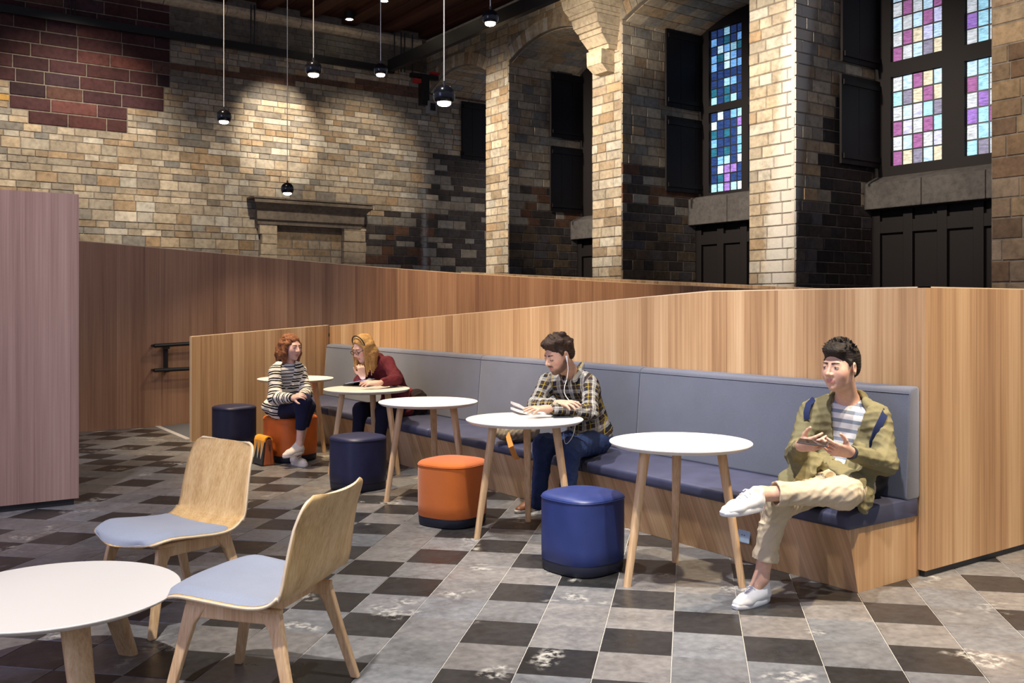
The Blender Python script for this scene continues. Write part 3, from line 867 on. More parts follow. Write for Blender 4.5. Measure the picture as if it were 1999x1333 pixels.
# tall partition at the left edge
LY = 7.77 * S; LX = 1.464 * S; LZ = 2.33 * S
t = partition('tall_partition', 'tall plum-brown timber partition at the left edge of the picture', [(-3.2, .045), (LX, .045), (LX, LZ), (-3.2, LZ)], 'y', LY, LY + .05, M['wood_plum'])
kid(MB().box((-3.2, LY + .015, 0), (LX - .03, LY + .045, .045)).build('plinth', M['plinth']), t)
# wall of the ramp
RY = 12.27 * S
tops = [onY(p, q, RY) for p, q in ((158, 470.7), (430, 495), (700, 519.2), (900, 534), (1200, 551), (1505, 566))]
xs0 = .6
ztop0 = tops[0].z + (tops[0].x - xs0) * .05
poly = [(xs0, 0), (PXF - .25, 0)] + [(p.x, p.z) for p in reversed(tops) if p.x < PXF - .25] + [(xs0, ztop0)]
t = partition('ramp_partition', 'long sloping walnut-toned partition of the ramp, running across the hall', poly, 'y', RY, RY + .05, M['wood_dark'])
edge_strip(t, [(xs0, RY, ztop0)] + [(p.x, RY, p.z) for p in tops if p.x < PXF - .25], .05, .008, (0, 1, 0))
# parapet in front of the piers
RX = 14.85 * S
q0, q1 = onX(1640, 565, RX), onX(900, 531, RX)
t = partition('parapet_partition', 'narrow strip of oak parapet at the foot of the stone piers', [(q0.y, 0), (q1.y, 0), (q1.y, q1.z), (q0.y, q0.z)], 'x', RX, RX + .05, M['wood'])
edge_strip(t, [(RX, q0.y, q0.z), (RX, q1.y, q1.z)])
# ramp floor and its nosing strip
r0, r1 = G(306, 832), G(368, 858)
rp_ = MB().hexa([(r0.x, RY - .02, -.01), (r0.x, 10.9 * S, -.01), (13.5, 10.9 * S, -.01), (13.5, RY - .02, -.01), (r0.x, RY - .02, .004), (r0.x, 10.9 * S, .004), (13.5, 10.9 * S, .45), (13.5, RY - .02, .45)]).build('floor_ramp', plain('ramp_grey', (.10, .11, .13), .6))
setp(rp_, kind='structure', label='smooth grey ramp rising between the partitions')
dd = (r1 - r0).normalized(); nn = Vector((-dd.y, dd.x, 0)) * .03
o = MB().hexa([r0 - nn, r1 - nn, r1 + nn, r0 + nn] + [p + Vector((0, 0, .008)) for p in (r0 - nn, r1 - nn, r1 + nn, r0 + nn)]).build('ramp_strip', M['steel'])
setp(o, 'pale metal strip across the floor at the foot of the ramp', 'floor strip')
# black handrail
hp = [onY(301, 675, RY - .09), onY(380, 670, RY - .09), onY(301, 723, RY - .09), onY(380, 719, RY - .09), onY(326, 672, RY - .09), onY(326, 727, RY - .09)]
hr = empty('handrail', (hp[0].x, RY, 0), 0, 'double black handrail fixed to the ramp partition', 'handrail')
for a, b in ((hp[0], hp[1]), (hp[2], hp[3])):
    e = a + (b - a) * 6
    kid(MB().tube([a, e], .024, 10).build('rail', M['black'], None, smooth=False, auto=.6), hr)
    kid(MB().tube([a, (a.x, RY + .0, a.z)], .016, 8).build('rail_return', M['black']), hr)
kid(MB().box((hp[4].x - .02, RY - .06, hp[5].z), (hp[4].x + .02, RY - .0, hp[4].z)).build('bracket_plate', M['black']), hr)
for z_ in (hp[4].z - .03, hp[5].z + .03):
    kid(MB().box((hp[4].x - .03, RY - .10, z_ - .025), (hp[4].x + .03, RY - .04, z_ + .025)).build('bracket', M['black']), hr)

# ------------------------------------------------------------------ bench
B0, B1 = (2.996 + .045) * S, 10.70 * S
bench = empty('bench', (CXw - .3, (B0 + B1) / 2, 0), 0, 'long upholstered blue-grey bench with oak base along the partition', 'bench')
SZ = .335 * S
kid(MB().extrude([(CXw - .002, 0), (CXw - .54 * S, 0), (CXw - .62 * S, SZ), (CXw - .002, SZ)], 'y', B0, B1).build('base', M['wood']), bench)
seams = [B0 - .012, 2.996 * S + 2.19 * S, 2.996 * S + 4.31 * S, 2.996 * S + 6.43 * S, B1]
def cushion(name, rings, mat, par, sub=2):
    o = MB().rings(rings).build(name, mat, par, smooth=True)
    return o
def rounded(poly, r, n=3):
    """round the corners of a 2D polygon"""
    out = []
    m = len(poly)
    for i in range(m):
        p0, p, p1 = Vector(poly[i - 1]), Vector(poly[i]), Vector(poly[(i + 1) % m])
        a = (p0 - p); b = (p1 - p); ra = min(r, a.length * .45, b.length * .45)
        a.normalize(); b.normalize()
        s, e = p + a * ra, p + b * ra
        for k in range(n + 1):
            t = k / n
            out.append(tuple((1 - t) ** 2 * s + 2 * t * (1 - t) * p + t * t * e))
    return out
def soft_prism(name, poly, y0, y1, mat, par, r=.02, inset=.014, axis='y'):
    """prism with rounded profile and softened ends"""
    base = rounded(poly, r)
    c = Vector((sum(p[0] for p in base) / len(base), sum(p[1] for p in base) / len(base)))
    def ring(y, k):
        out = []
        for p in base:
            v = Vector(p) - c; l = v.length
            q = c + v * max(0, (l - k) / l)
            out.append((q[0], y, q[1]))
        return out
    ms = int(max(2, (y1 - y0) / .25))
    rs = [ring(y0, inset), ring(y0 + inset * .3, inset * .35), ring(y0 + inset, 0)]
    rs += [ring(y0 + inset + (y1 - y0 - 2 * inset) * k / ms, 0) for k in range(1, ms)]
    rs += [ring(y1 - inset, 0), ring(y1 - inset * .3, inset * .35), ring(y1, inset)]
    o = MB().rings(rs).build(name, mat, None, auto=.7)
    return kid(o, par)
ST = .408 * S
bk = [(CXw - .003, ST + .016), (CXw - .132, ST + .016), (CXw - .085, 1.035 * S), (CXw - .003, 1.05 * S)]
for k in range(4):
    a, b = seams[k] + (.003 if k else 0), seams[k + 1] - .003
    soft_prism('back_cushion', bk, a, b, M['bench_back'], bench, .024, .012)
    st = [(CXw - .004, SZ + .001), (CXw - .645 * S, SZ + .001), (CXw - .652 * S, ST + .002), (CXw - .40, ST + .030), (CXw - .004, ST + .024)]
    soft_prism('seat_cushion', st, a, b, M['bench_seat'], bench, .022, .018)
# seam line of the long back, a stitched welt near its top edge
for k in range(4):
    a, b = seams[k] + .008, seams[k + 1] - .008
    kid(MB().tube([(CXw - .0875, a, 1.008 * S), (CXw - .0875, b, 1.008 * S)], .0028, 6).build('welt', M['bench_back']), bench)
# socket outlet on the base
so = onX(1453, 1044, CXw - .585 * S)
sk = empty('wall_socket', so, 0, 'pale blue square power socket on the bench base', 'socket')
tilt = math.atan2(.08, .335)
kb = MB().box((-.007, -.043, -.043), (.004, .043, .043)).build('cover_plate', plain('socket_plastic', (.42, .55, .68), .4), sk, bevel=.004)
kb.rotation_euler = (0, tilt, 0)
kc = MB().lathe([(.0, -.012), (.021, -.012), (.0235, -.004), (.0235, .0), (.0, .0)], 24).build('socket_well', plain('socket_inner', (.30, .40, .52), .5), sk); kc.rotation_euler = (0, -math.pi / 2 + tilt, 0); kc.location = (-.006, 0, 0)
for sy in (-.008, .008):
    kd = MB().lathe([(0, 0), (.0025, 0), (.0025, .004), (0, .004)], 10).build('contact_hole', M['black'], sk); kd.rotation_euler = (0, -math.pi / 2 + tilt, 0); kd.location = (-.0075, sy, 0)

# ------------------------------------------------------------------ tables
def leg_mb(top, foot, w0, w1, d0, d1, n=16, rz=0.0):
    """tapered rounded leg between two points; w across, d along radial"""
    top, foot = Vector(top), Vector(foot); rs = []
    rad = Vector((foot.x - top.x, foot.y - top.y, 0)).normalized(); tan = Vector((-rad.y, rad.x, 0))
    for k in range(6):
        t = k / 5; p = foot.lerp(top, t); w = w1 + (w0 - w1) * t; d = d1 + (d0 - d1) * t
        ring = []
        for q in range(n):
            a = 2 * math.pi * q / n; ca_, sa_ = math.cos(a), math.sin(a)
            e = 2 / 3.6
            ring.append(p + tan * (w / 2) * math.copysign(abs(ca_) ** e, ca_) + rad * (d / 2) * math.copysign(abs(sa_) ** e, sa_))
        rs.append(ring)
    return MB().rings(rs)
TZ = .72
def make_table():
    t = empty('cafe_table', (0, 0, 0))
    MB().lathe([(.0, TZ - .024), (.345, TZ - .024), (.362, TZ - .014), (.370, TZ - .006), (.370, TZ - .002), (.368, TZ), (.0, TZ)], 72).build('table_top', M['white'], t, auto=.5)
    for a in (170, 50, -62):
        c_, s_ = math.cos(math.radians(a)), math.sin(math.radians(a))
        leg_mb((.215 * c_, .215 * s_, TZ - .024), (.325 * c_, .325 * s_, 0), .052, .036, .046, .034).build('leg', M['oak'], t, auto=.6)
    MB().lathe([(.0, TZ - .036), (.25, TZ - .036), (.26, TZ - .030), (.26, TZ - .024), (.0, TZ - .024)], 32).build('under_plate', M['oak'], t)
    return t
tabs = [((1328, 861), 0, 'round white cafe table nearest the man in the olive jacket'), ((1024, 817), 0, 'round white cafe table with the open book'), ((836, 783), 0, 'empty round white cafe table between orange and navy stools'),
        ((716, 758), 0, 'round white cafe table with the tablet, in front of the blonde woman'), ((577, 738), 8, 'farthest round white cafe table, behind the woman in stripes')]
t0 = make_table()
TAB = []
for i, ((px, py), rz, lab) in enumerate(tabs):
    t = t0 if i == 0 else copy_tree(t0)
    p = G(px, py, TZ); t.location = (p.x, p.y, 0); t.rotation_euler = (0, 0, math.radians(rz))
    setp(t, lab, 'table', 'white cafe tables along the bench'); TAB.append(p)

# ------------------------------------------------------------------ stools
def make_stool(mat, loc, rz, label, w=.405, h=.41, p=2.9):
    t = empty('pouf_stool', loc, rz, label, 'stool', 'upholstered drum stools')
    def ring(z, k):
        out = []
        for q in range(64):
            a = 2 * math.pi * q / 64; ca_, sa_ = math.cos(a), math.sin(a); e = 2 / p
            out.append((w / 2 * k * math.copysign(abs(ca_) ** e, ca_), w / 2 * k * math.copysign(abs(sa_) ** e, sa_), z))
        return out
    hb = .062
    MB().rings([ring(0.0, .90), ring(.006, .955), ring(.014, .97), ring(hb - .004, .985), ring(hb, .978)]).build('base', M['plinth_navy'], t, auto=.7)
    MB().rings([ring(hb - .001, .98), ring(hb + .004, .995), ring(hb + .08, 1.0), ring(h - .05, 1.0), ring(h - .018, .995)]).build('body', mat, t, auto=.7)
    top = MB().rings([ring(h - .019, .99), ring(h - .012, 1.0), ring(h - .004, .975), ring(h + .003, .92), ring(h + .010, .75), ring(h + .013, .4), ring(h + .014, .05)]).build('top_pad', mat, t, auto=.7)
    MB().tube([ring(h - .018, 1.0)[k % 64] for k in range(65)], .0035, 6).build('piping', mat, t, auto=.7)
    return t
M['plinth_navy'] = leather('stool_base', (.008, .010, .022), .5)
R_ = math.radians
make_stool(M['blue'], (3.31, 4.055, 0), R_(8), 'royal blue drum stool in the foreground by the nearest cafe table')
make_stool(M['orange'], (3.31, 5.413, 0), R_(22), 'bright orange felt drum stool standing empty by the book table', .41)
make_stool(M['navy'], (3.33, 6.868, 0), R_(10), 'navy drum stool standing empty in front of the tablet table', .40)
ST_OR = make_stool(M['orange_l'], (3.437, 8.521, 0), R_(20), 'orange drum stool the woman in stripes sits on', .44)
make_stool(M['navy'], (3.30, 9.68, 0), R_(10), 'farthest navy drum stool, behind the striped woman', .40)

# ------------------------------------------------------------------ low table and lounge chairs in front
lt_c = c2w(-1.704, 3.566)
lt = empty('low_table', (lt_c[0], lt_c[1], 0), 0, 'low round white coffee table with thick oak legs, front left', 'table')
LZt = .36
MB().lathe([(.0, LZt - .024), (.415, LZt - .024), (.437, LZt - .013), (.446, LZt - .005), (.446, LZt - .002), (.443, LZt), (.0, LZt)], 96).build('table_top', M['white'], lt, auto=.5)
MB().lathe([(.0, LZt - .05), (.20, LZt - .05), (.20, LZt - .026), (.0, LZt - .026)], 32).build('under_plate', M['oak'], lt)
for ang_ in (70, -50, 190):
    v = Vector((*c2w(math.cos(math.radians(ang_)), math.sin(math.radians(ang_))), 0))
    leg_mb(v * .25 + Vector((0, 0, LZt - .024)), v * .385, .098, .080, .058, .046, 20).build('leg', M['oak'], lt, auto=.6)

def make_chair(loc, rz, label):
    """lounge chair: front towards local -y"""
    t = empty('lounge_chair', loc, rz, label, 'chair', 'plywood lounge chairs')
    prof = [(-.290, .378, .150), (-.282, .388, .190), (-.250, .404, .236), (-.16, .420, .268), (-.05, .408, .266), (.06, .395, .262), (.13, .392, .258), (.18, .402, .256), (.215, .428, .256), (.238, .47, .256), (.256, .53, .253), (.276, .60, .247), (.298, .67, .240), (.318, .725, .232), (.329, .752, .222), (.335, .766, .206), (.338, .773, .18)]
    # smooth the profile
    P = []
    for i in range(len(prof) - 1):
        p0 = prof[max(i - 1, 0)]; p1 = prof[i]; p2 = prof[i + 1]; p3 = prof[min(i + 2, len(prof) - 1)]
        for k in range(3):
            u = k / 3
            P.append(tuple(.5 * ((2 * b) + (-a + c) * u + (2 * a - 5 * b + 4 * c - d) * u * u + (-a + 3 * b - 3 * c + d) * u ** 3) for a, b, c, d in zip(p0, p1, p2, p3)))
    P.append(prof[-1])
    nx = 22; v = []; f = []
    def curve(i, u):
        y, z, w = P[i]; x = u * w
        fr = i / (len(P) - 1)
        if fr > .5:   # back curves forward at the sides
            return (x, y - .030 * u * u * min(1, (fr - .5) * 4), z)
        k = max(0, 1 - fr / .5)
        return (x, y + .060 * u * u * max(0, 1 - fr * 5), z + .016 * (u * u) * (1 - k) - .004 * u * u * k)
    for i in range(len(P)):
        for j in range(nx + 1): v.append(curve(i, -1 + 2 * j / nx))
    for i in range(len(P) - 1):
        for j in range(nx): f.append((i * (nx + 1) + j, i * (nx + 1) + j + 1, (i + 1) * (nx + 1) + j + 1, (i + 1) * (nx + 1) + j))
    sh = mesh_obj('shell', v, f, M['ply'], t, True)
    sh.data.materials.append(M['ply_edge'])
    md = sh.modifiers.new('thick', 'SOLIDIFY'); md.thickness = .011; md.offset = -1; md.material_offset_rim = 1; md.use_even_offset = True
    # seat pad
    i0, i1 = 2, next(i for i, p in enumerate(P) if p[0] > .165)
    v = []; f = []; n = 0
    idx = list(range(i0, i1 + 1)); nn_ = 18
    for side in (0, 1):
        for a, i in enumerate(idx):
            ta = a / (len(idx) - 1); ed = min(1, min(ta, 1 - ta) * 9 + .0)
            shrink = .955 - .10 * max(0, (abs(ta - .5) - .40) / .10) ** 2
            for j in range(nn_ + 1):
                u = -1 + 2 * j / nn_
                p = Vector(curve(i, u * shrink))
                eu = min(1, (1 - abs(u)) * 8)
                thick = .020 * math.sqrt(max(0, min(1, ed))) * math.sqrt(max(0, eu)) if side else 0
                p.z += .001 + thick
                v.append(p)
    na = len(idx); W_ = nn_ + 1
    for a in range(na - 1):
        for j in range(nn_):
            f.append((na * W_ + a * W_ + j, na * W_ + a * W_ + j + 1, na * W_ + (a + 1) * W_ + j + 1, na * W_ + (a + 1) * W_ + j))
            f.append((a * W_ + j, (a + 1) * W_ + j, (a + 1) * W_ + j + 1, a * W_ + j + 1))
    mesh_obj('seat_pad', v, f, M['pad'], t, True)
    # two arched side frames
    for sx in (-1, 1):
        xt, xf = sx * .185, sx * .235
        zt = .372
        for (yt, yf) in ((-.150, -.235), (.165, .275)):
            leg = MB()
            s = 1 if yf > yt else -1
            ring = []
            pts = [(yf, 0, .017), (yf + (yt - yf) * .55, zt * .55, .021), (yf + (yt - yf) * .82, zt * .82, .027), (yt - s * .015, zt, .045)]
            rs = []
            for (yy, zz, hw) in pts:
                k = zz / zt; xx = xf + (xt - xf) * k
                rs.append([(xx - .013, yy - hw, zz), (xx + .013, yy - hw, zz), (xx + .013, yy + hw, zz), (xx - .013, yy + hw, zz)])
            MB().rings(rs).build('leg', M['oak'], t, bevel=.006)
        MB().hexa([(xt - .012, -.17, .325), (xt + .012, -.17, .325), (xt + .012, .19, .325), (xt - .012, .19, .325), (xt - .012, -.18, .385), (xt + .012, -.18, .385), (xt + .012, .20, .380), (xt - .012, .20, .380)]).build('side_rail', M['oak'], t, bevel=.006)
    for yy in (-.12, .13):
        MB().box((-.185, yy - .014, .345), (.185, yy + .014, .378)).build('cross_rail', M['oak'], t, bevel=.004)
    return t
def facing(dx, dd):                  # camera-space facing -> z rotation of a thing whose front is local -y
    wx, wy = CY * dx + SY * dd, -SY * dx + CY * dd
    return math.atan2(wx, -wy)
c1 = c2w(-1.585, 4.42); c2_ = c2w(-.93, 3.53)
CH1 = make_chair((c1[0], c1[1], 0), facing(-.60, -.80), 'oak plywood lounge chair with blue-grey pad, facing the camera')
CH2 = make_chair((c2_[0], c2_[1], 0), facing(-.96, .28), 'oak plywood lounge chair with blue-grey pad, its back turned to the camera')

# ------------------------------------------------------------------ lamps, girders
def pendant(px, py, dpx, label):
    d = .15 * F / dpx; p = D(px, py, d); r = .075
    t = empty('pendant_lamp', (p.x, p.y, p.z), 0, label, 'lamp', 'globe pendant lamps')
    prof = [(.0001, r)] + [(r * math.sin(a), r * math.cos(a)) for a in [math.pi * k / 24 for k in range(1, 18)]]
    a_end = math.pi * 17 / 24
    prof += [(r * math.sin(a_end) - .006, r * math.cos(a_end) + .004)]
    MB().lathe(prof, 36).build('globe', M['black_gloss'], t, auto=.7)
    rl = r * .62
    lp = [(rl * math.cos(a), -r * .70 - rl * .42 * math.sin(a)) for a in [math.pi / 2 * k / 6 for k in range(7)]]
    MB().lathe([(rl, -r * .62)] + lp[:-1] + [(.0005, lp[-1][1])], 28).build('lens', M['lamp'], t, auto=.7)
    MB().tube([(0, 0, r - .002), (0, 0, r + .025)], .010, 12).build('cap', M['black'], t)
    MB().tube([(0, 0, r + .02), (0, 0, CEIL - p.z)], .0042, 6).build('cord', M['cord'], t)
    sp_ = spot('pendant_light', (p.x, p.y, p.z - .14), (p.x, p.y, 0), 55, 110, WARM, .6, .05)
    return t
pendant(437, 228, 29, 'globe pendant lamp farthest left')
pendant(561, 369, 25, 'lowest globe pendant lamp, just above the old fireplace')
pendant(612, 135, 33, 'globe pendant lamp hanging third from the left')
pendant(743, 137, 27, 'small globe pendant lamp in front of the dark girder')
pendant(867, 187, 43, 'largest globe pendant lamp, nearest the camera')
pendant(957, 35, 33, 'globe pendant lamp highest in the picture')
for px, py, lab in ((682, 38, 'small black ceiling spotlight left of the pendant cord'), (750, 2, 'small black ceiling spotlight at the top edge of the picture')):
    k = ray(px, py); kk = (CEIL - .12 - H) / k.z; p = Vector((k.x * kk, k.y * kk, CEIL - .12))
    t = empty('ceiling_spot', p, 0, lab, 'lamp', 'ceiling spotlights')
    MB().lathe([(.0, .2), (.14, .2), (.14, .0), (.0, .0)], 20).build('housing', M['black'], t)
    MB().lathe([(.0, -.004), (.09, -.004), (.10, .0), (.0, .002)], 20).build('lens', M['lamp'], t)
gz = onY(0, 24, BW - .25).z
t = empty('track_girder', (8, BW - .25, gz), 0, 'long black track girder hung along the far wall', 'girder')
kid(MB().box((1.0, BW - .33, gz), (13.3, BW - .2, gz + .19)).build('beam', M['black']), t)
for px in (139, 146, 490, 497, 770, 783, 790, 805):
    x = onY(px, 50, BW - .26).x
    kid(MB().tube([(x, BW - .26, gz + .1), (x, BW - .26, CEIL)], .018, 6).build('hanger_rod', M['black']), t)
GX = 13.7 * S
t = empty('track_girder', (GX, 16, gz), 0, 'deep black track girder running along the window wall', 'girder')
kid(MB().box((GX - .08, 8.0, gz + .03), (GX + .08, BW - .34, gz + .36)).build('beam', M['black']), t)
# black bracket with loudspeaker in the corner
pb = onY(828, 150, BW - .7)
t = empty('speaker_bracket', pb, 0, 'black bracket with a small square loudspeaker and red clips in the corner', 'loudspeaker')
MB().box((-.45, -.08, -.06), (.45, .08, .06)).build('arm', M['black'], t)
MB().box((-.14, -.1, -.85), (.12, .1, 0)).build('drop_box', M['black'], t)
MB().box((.06, -.16, -1.06), (.34, .02, -.72)).build('speaker_case', plain('speaker_grey', (.22, .23, .25), .4), t)
MB().box((.12, -.175, -1.0), (.29, -.159, -.78)).build('speaker_face', M['black'], t)
rd = plain('red_clip', (.42, .02, .02), .5)
MB().box((.2, -.1, .10), (.48, .06, .16)).build('red_clip', rd, t)
MB().box((-.36, -.1, -.22), (-.15, .06, -.10)).build('red_clip', rd, t)

# ------------------------------------------------------------------ soft-body modelling: distance fields turned into one continuous mesh
def V3(p): return np.array((p[0], p[1], p[2]), np.float64)
def unit(v):
    v = V3(v); return v / (np.linalg.norm(v) + 1e-12)
def smin(a, b, k):
    if k <= 0: return np.minimum(a, b)
    h = np.maximum(k - np.abs(a - b), 0) / k
    return np.minimum(a, b) - h * h * k * .25
class Cap:                            # tapered capsule, optionally squashed along an axis
    def __init__(s, a, b, ra, rb=None, k=.02, flat=None, fs=1.0, cut=False):
        s.a, s.b, s.ra, s.rb, s.k, s.cut = V3(a), V3(b), ra, ra if rb is None else rb, k, cut
        s.flat = unit(flat) if flat is not None else None; s.fs = fs
        m = max(s.ra, s.rb); s.lo = np.minimum(s.a, s.b) - m; s.hi = np.maximum(s.a, s.b) + m
    def d(s, x, y, z):
        ab = s.b - s.a; L2 = ab @ ab + 1e-12
        px, py, pz = x - s.a[0], y - s.a[1], z - s.a[2]
        t = np.clip((px * ab[0] + py * ab[1] + pz * ab[2]) / L2, 0, 1)
        qx, qy, qz = px - t * ab[0], py - t * ab[1], pz - t * ab[2]
        if s.flat is not None:
            n = s.flat; c = (qx * n[0] + qy * n[1] + qz * n[2]) * (s.fs - 1)
            qx, qy, qz = qx + c * n[0], qy + c * n[1], qz + c * n[2]
        r = s.ra + (s.rb - s.ra) * t
        d = np.sqrt(qx * qx + qy * qy + qz * qz) - r
        return d / max(1.0, s.fs * .75) if s.flat is not None else d
class Ell:                            # ellipsoid in a frame of three axes
    def __init__(s, c, axes, radii, k=.02, cut=False):
        s.c = V3(c); s.A = np.array([unit(a) for a in axes]); s.r = np.array(radii, float); s.k = k; s.cut = cut
        e = np.sqrt(((s.A * s.r[:, None]) ** 2).sum(0)); s.lo = s.c - e; s.hi = s.c + e
    def d(s, x, y, z):
        px, py, pz = x - s.c[0], y - s.c[1], z - s.c[2]
        k0 = 0; k1 = 0
        for a, r in zip(s.A, s.r):
            q = (px * a[0] + py * a[1] + pz * a[2]) / r
            k0 = k0 + q * q; k1 = k1 + (q / r) ** 2
        k0 = np.sqrt(k0); return k0 * (k0 - 1) / (np.sqrt(k1) + 1e-9)
class Half:                           # cuts away everything on the side n points to
    def __init__(s, p, n, lo=None, hi=None):
        s.p, s.n = V3(p), unit(n); s.cut = True; s.k = .004; s.lo, s.hi = lo, hi
    def d(s, x, y, z): return -((x - s.p[0]) * s.n[0] + (y - s.p[1]) * s.n[1] + (z - s.p[2]) * s.n[2])
def field_mesh(prims, h, margin=.03):
    adds = [p for p in prims if not p.cut]
    lo = np.min([p.lo for p in adds], 0) - margin; hi = np.max([p.hi for p in adds], 0) + margin
    n = np.ceil((hi - lo) / h).astype(int) + 1
    ax = [lo[i] + h * np.arange(n[i]) for i in range(3)]
    f = np.full(n, .2, np.float32)
    for p in prims:
        if p.lo is None: i0 = np.zeros(3, int); i1 = n
        else:
            m = margin + p.k
            i0 = np.clip(np.floor((p.lo - m - lo) / h).astype(int), 0, n); i1 = np.clip(np.ceil((p.hi + m - lo) / h).astype(int) + 1, 0, n)
        if (i1 <= i0).any(): continue
        sl = tuple(slice(a, b) for a, b in zip(i0, i1))
        x = ax[0][sl[0]][:, None, None]; y = ax[1][sl[1]][None, :, None]; z = ax[2][sl[2]][None, None, :]
        d = p.d(x, y, z).astype(np.float32)
        if p.cut: f[sl] = -smin(-f[sl], d, p.k)
        else: f[sl] = smin(f[sl], d, p.k)
    f[0], f[-1], f[:, 0], f[:, -1], f[:, :, 0], f[:, :, -1] = (.2,) * 6
    s = f < 0
    cnt = np.zeros(np.array(n) - 1, np.int8)
    for dx in (0, 1):
        for dy in (0, 1):
            for dz in (0, 1):
                cnt += s[dx:n[0] - 1 + dx, dy:n[1] - 1 + dy, dz:n[2] - 1 + dz]
    act = np.nonzero((cnt > 0) & (cnt < 8))
    idx = np.full(cnt.shape, -1, np.int32); idx[act] = np.arange(len(act[0]))
    I = np.stack(act, 1)
    acc = np.zeros((len(I), 3)); num = np.zeros(len(I))
    corners = [(dx, dy, dz) for dx in (0, 1) for dy in (0, 1) for dz in (0, 1)]
    val = {c: f[I[:, 0] + c[0], I[:, 1] + c[1], I[:, 2] + c[2]] for c in corners}
    for c in corners:
        for a in range(3):
            if c[a]: continue
            c2 = list(c); c2[a] = 1; c2 = tuple(c2)
            fa, fb = val[c], val[c2]; cr = (fa < 0) != (fb < 0)
            t = fa[cr] / (fa[cr] - fb[cr])
            base = np.array(c, float)[None].repeat(cr.sum(), 0); base[:, a] += t
            acc[cr] += base; num[cr] += 1
    verts = lo + h * (I + acc / num[:, None])
    quads = []
    for a in range(3):
        b, c = (a + 1) % 3, (a + 2) % 3
        s0 = np.take(s, range(0, n[a] - 1), a); s1 = np.take(s, range(1, n[a]), a)
        e = np.stack(np.nonzero(s0 != s1), 1)
        e = e[(e[:, b] > 0) & (e[:, c] > 0) & (e[:, b] < n[b] - 1) & (e[:, c] < n[c] - 1)]
        flip = s0[tuple(e.T)]
        def cell(db, dc):
            q = e.copy(); q[:, b] += db; q[:, c] += dc; return idx[tuple(q.T)]
        q = np.stack([cell(-1, -1), cell(0, -1), cell(0, 0), cell(-1, 0)], 1)
        q[~flip] = q[~flip][:, ::-1]
        quads.append(q)
    quads = np.concatenate(quads); quads = quads[(quads >= 0).all(1)]
    return verts, quads
def soft_obj(name, prims, h, mat, parent, smooth_it=2, wrinkle=0.0, wfreq=30, seed=1, pattern=None, paint=None, skin=None, curl=None, ridge=True):
    v, q = field_mesh(prims, h)
    if wrinkle:
        nrm = np.zeros_like(v)
        e1 = v[q[:, 1]] - v[q[:, 0]]; e2 = v[q[:, 3]] - v[q[:, 0]]; fn = np.cross(e1, e2)
        for k in range(4): np.add.at(nrm, q[:, k], fn)
        nrm /= np.linalg.norm(nrm, axis=1, keepdims=True) + 1e-12
        rs = np.random.RandomState(seed); w = np.zeros(len(v))
        for k in range(7):
            dvec = rs.randn(3); dvec /= np.linalg.norm(dvec); fr = wfreq * rs.uniform(.6, 2.2)
            wob = np.sin(v @ rs.randn(3) * wfreq * .35 + rs.rand() * 6)
            sn = np.sin(v @ dvec * fr + 1.6 * wob + rs.rand() * 6)
            w += (sn if ridge is False else 1 - 2 * np.abs(sn) ** .7) / (1 + .35 * k)
        v = v + nrm * (wrinkle * w / 2.4)[:, None]
    # relax
    ed = np.concatenate([q[:, [0, 1]], q[:, [1, 2]], q[:, [2, 3]], q[:, [3, 0]]])
    deg = np.bincount(ed.ravel(), minlength=len(v))[:, None]
    for _ in range(smooth_it):
        acc = np.zeros_like(v)
        np.add.at(acc, ed[:, 0], v[ed[:, 1]]); np.add.at(acc, ed[:, 1], v[ed[:, 0]])
        v = v * .5 + .5 * acc / np.maximum(deg, 1)
    me = bpy.data.meshes.new(name)
    me.vertices.add(len(v)); me.vertices.foreach_set('co', v.astype(np.float32).ravel())
    me.loops.add(len(q) * 4); me.loops.foreach_set('vertex_index', q.astype(np.int32).ravel())
    me.polygons.add(len(q)); me.polygons.foreach_set('loop_start', np.arange(0, len(q) * 4, 4, dtype=np.int32))
    me.update(calc_edges=True)
    me.polygons.foreach_set('use_smooth', np.ones(len(q), bool))
    me.materials.append(mat)
    if pattern is not None:          # list of (prim-like capsule, reference vector): coordinates along and around the nearest limb
        best = np.full(len(v), 1e9); out = np.zeros((len(v), 3), np.float32)
        for pid, (a, b, r, ref, mode) in enumerate(pattern):
            a, b = V3(a), V3(b); ab = b - a; Lg = np.linalg.norm(ab); t_ = ab / Lg
            p = v - a; s_ = p @ t_; tt = np.clip(s_, 0, Lg); rad = p - tt[:, None] * t_
            dd = np.linalg.norm(rad, axis=1) - r
            e1 = unit(V3(ref) - (V3(ref) @ t_) * t_); e2 = np.cross(t_, e1)
            if mode == 'flat': ar = p @ e1
            else: ar = np.arctan2(p @ e2, p @ e1) * r
            mk = dd < best; best[mk] = dd[mk]
            out[mk] = np.stack([s_, ar, np.full(len(v), pid)], 1)[mk]
        at = me.attributes.new('P', 'FLOAT_VECTOR', 'POINT'); at.data.foreach_set('vector', out.ravel())
    if skin is not None:
        c = np.tile(np.array(skin, np.float32), (len(v), 1))
        for (ctr, rad, colr, soft) in (paint or []):
            dd = np.linalg.norm((v - V3(ctr)) / np.array(rad if hasattr(rad, '__len__') else (rad,) * 3), axis=1)
            w = np.clip((1 + soft - dd) / (2 * soft + 1e-6), 0, 1)[:, None]
            c = c * (1 - w) + np.array(colr, np.float32) * w
        at = me.color_attributes.new('Col', 'FLOAT_COLOR', 'POINT')
        at.data.foreach_set('color', np.concatenate([c, np.ones((len(v), 1))], 1).astype(np.float32).ravel())
    o = bpy.data.objects.new(name, me); link(o)
    if parent is not None:
        o.parent = parent; o.matrix_parent_inverse = Matrix.Translation(-Vector(parent.location))
    return o

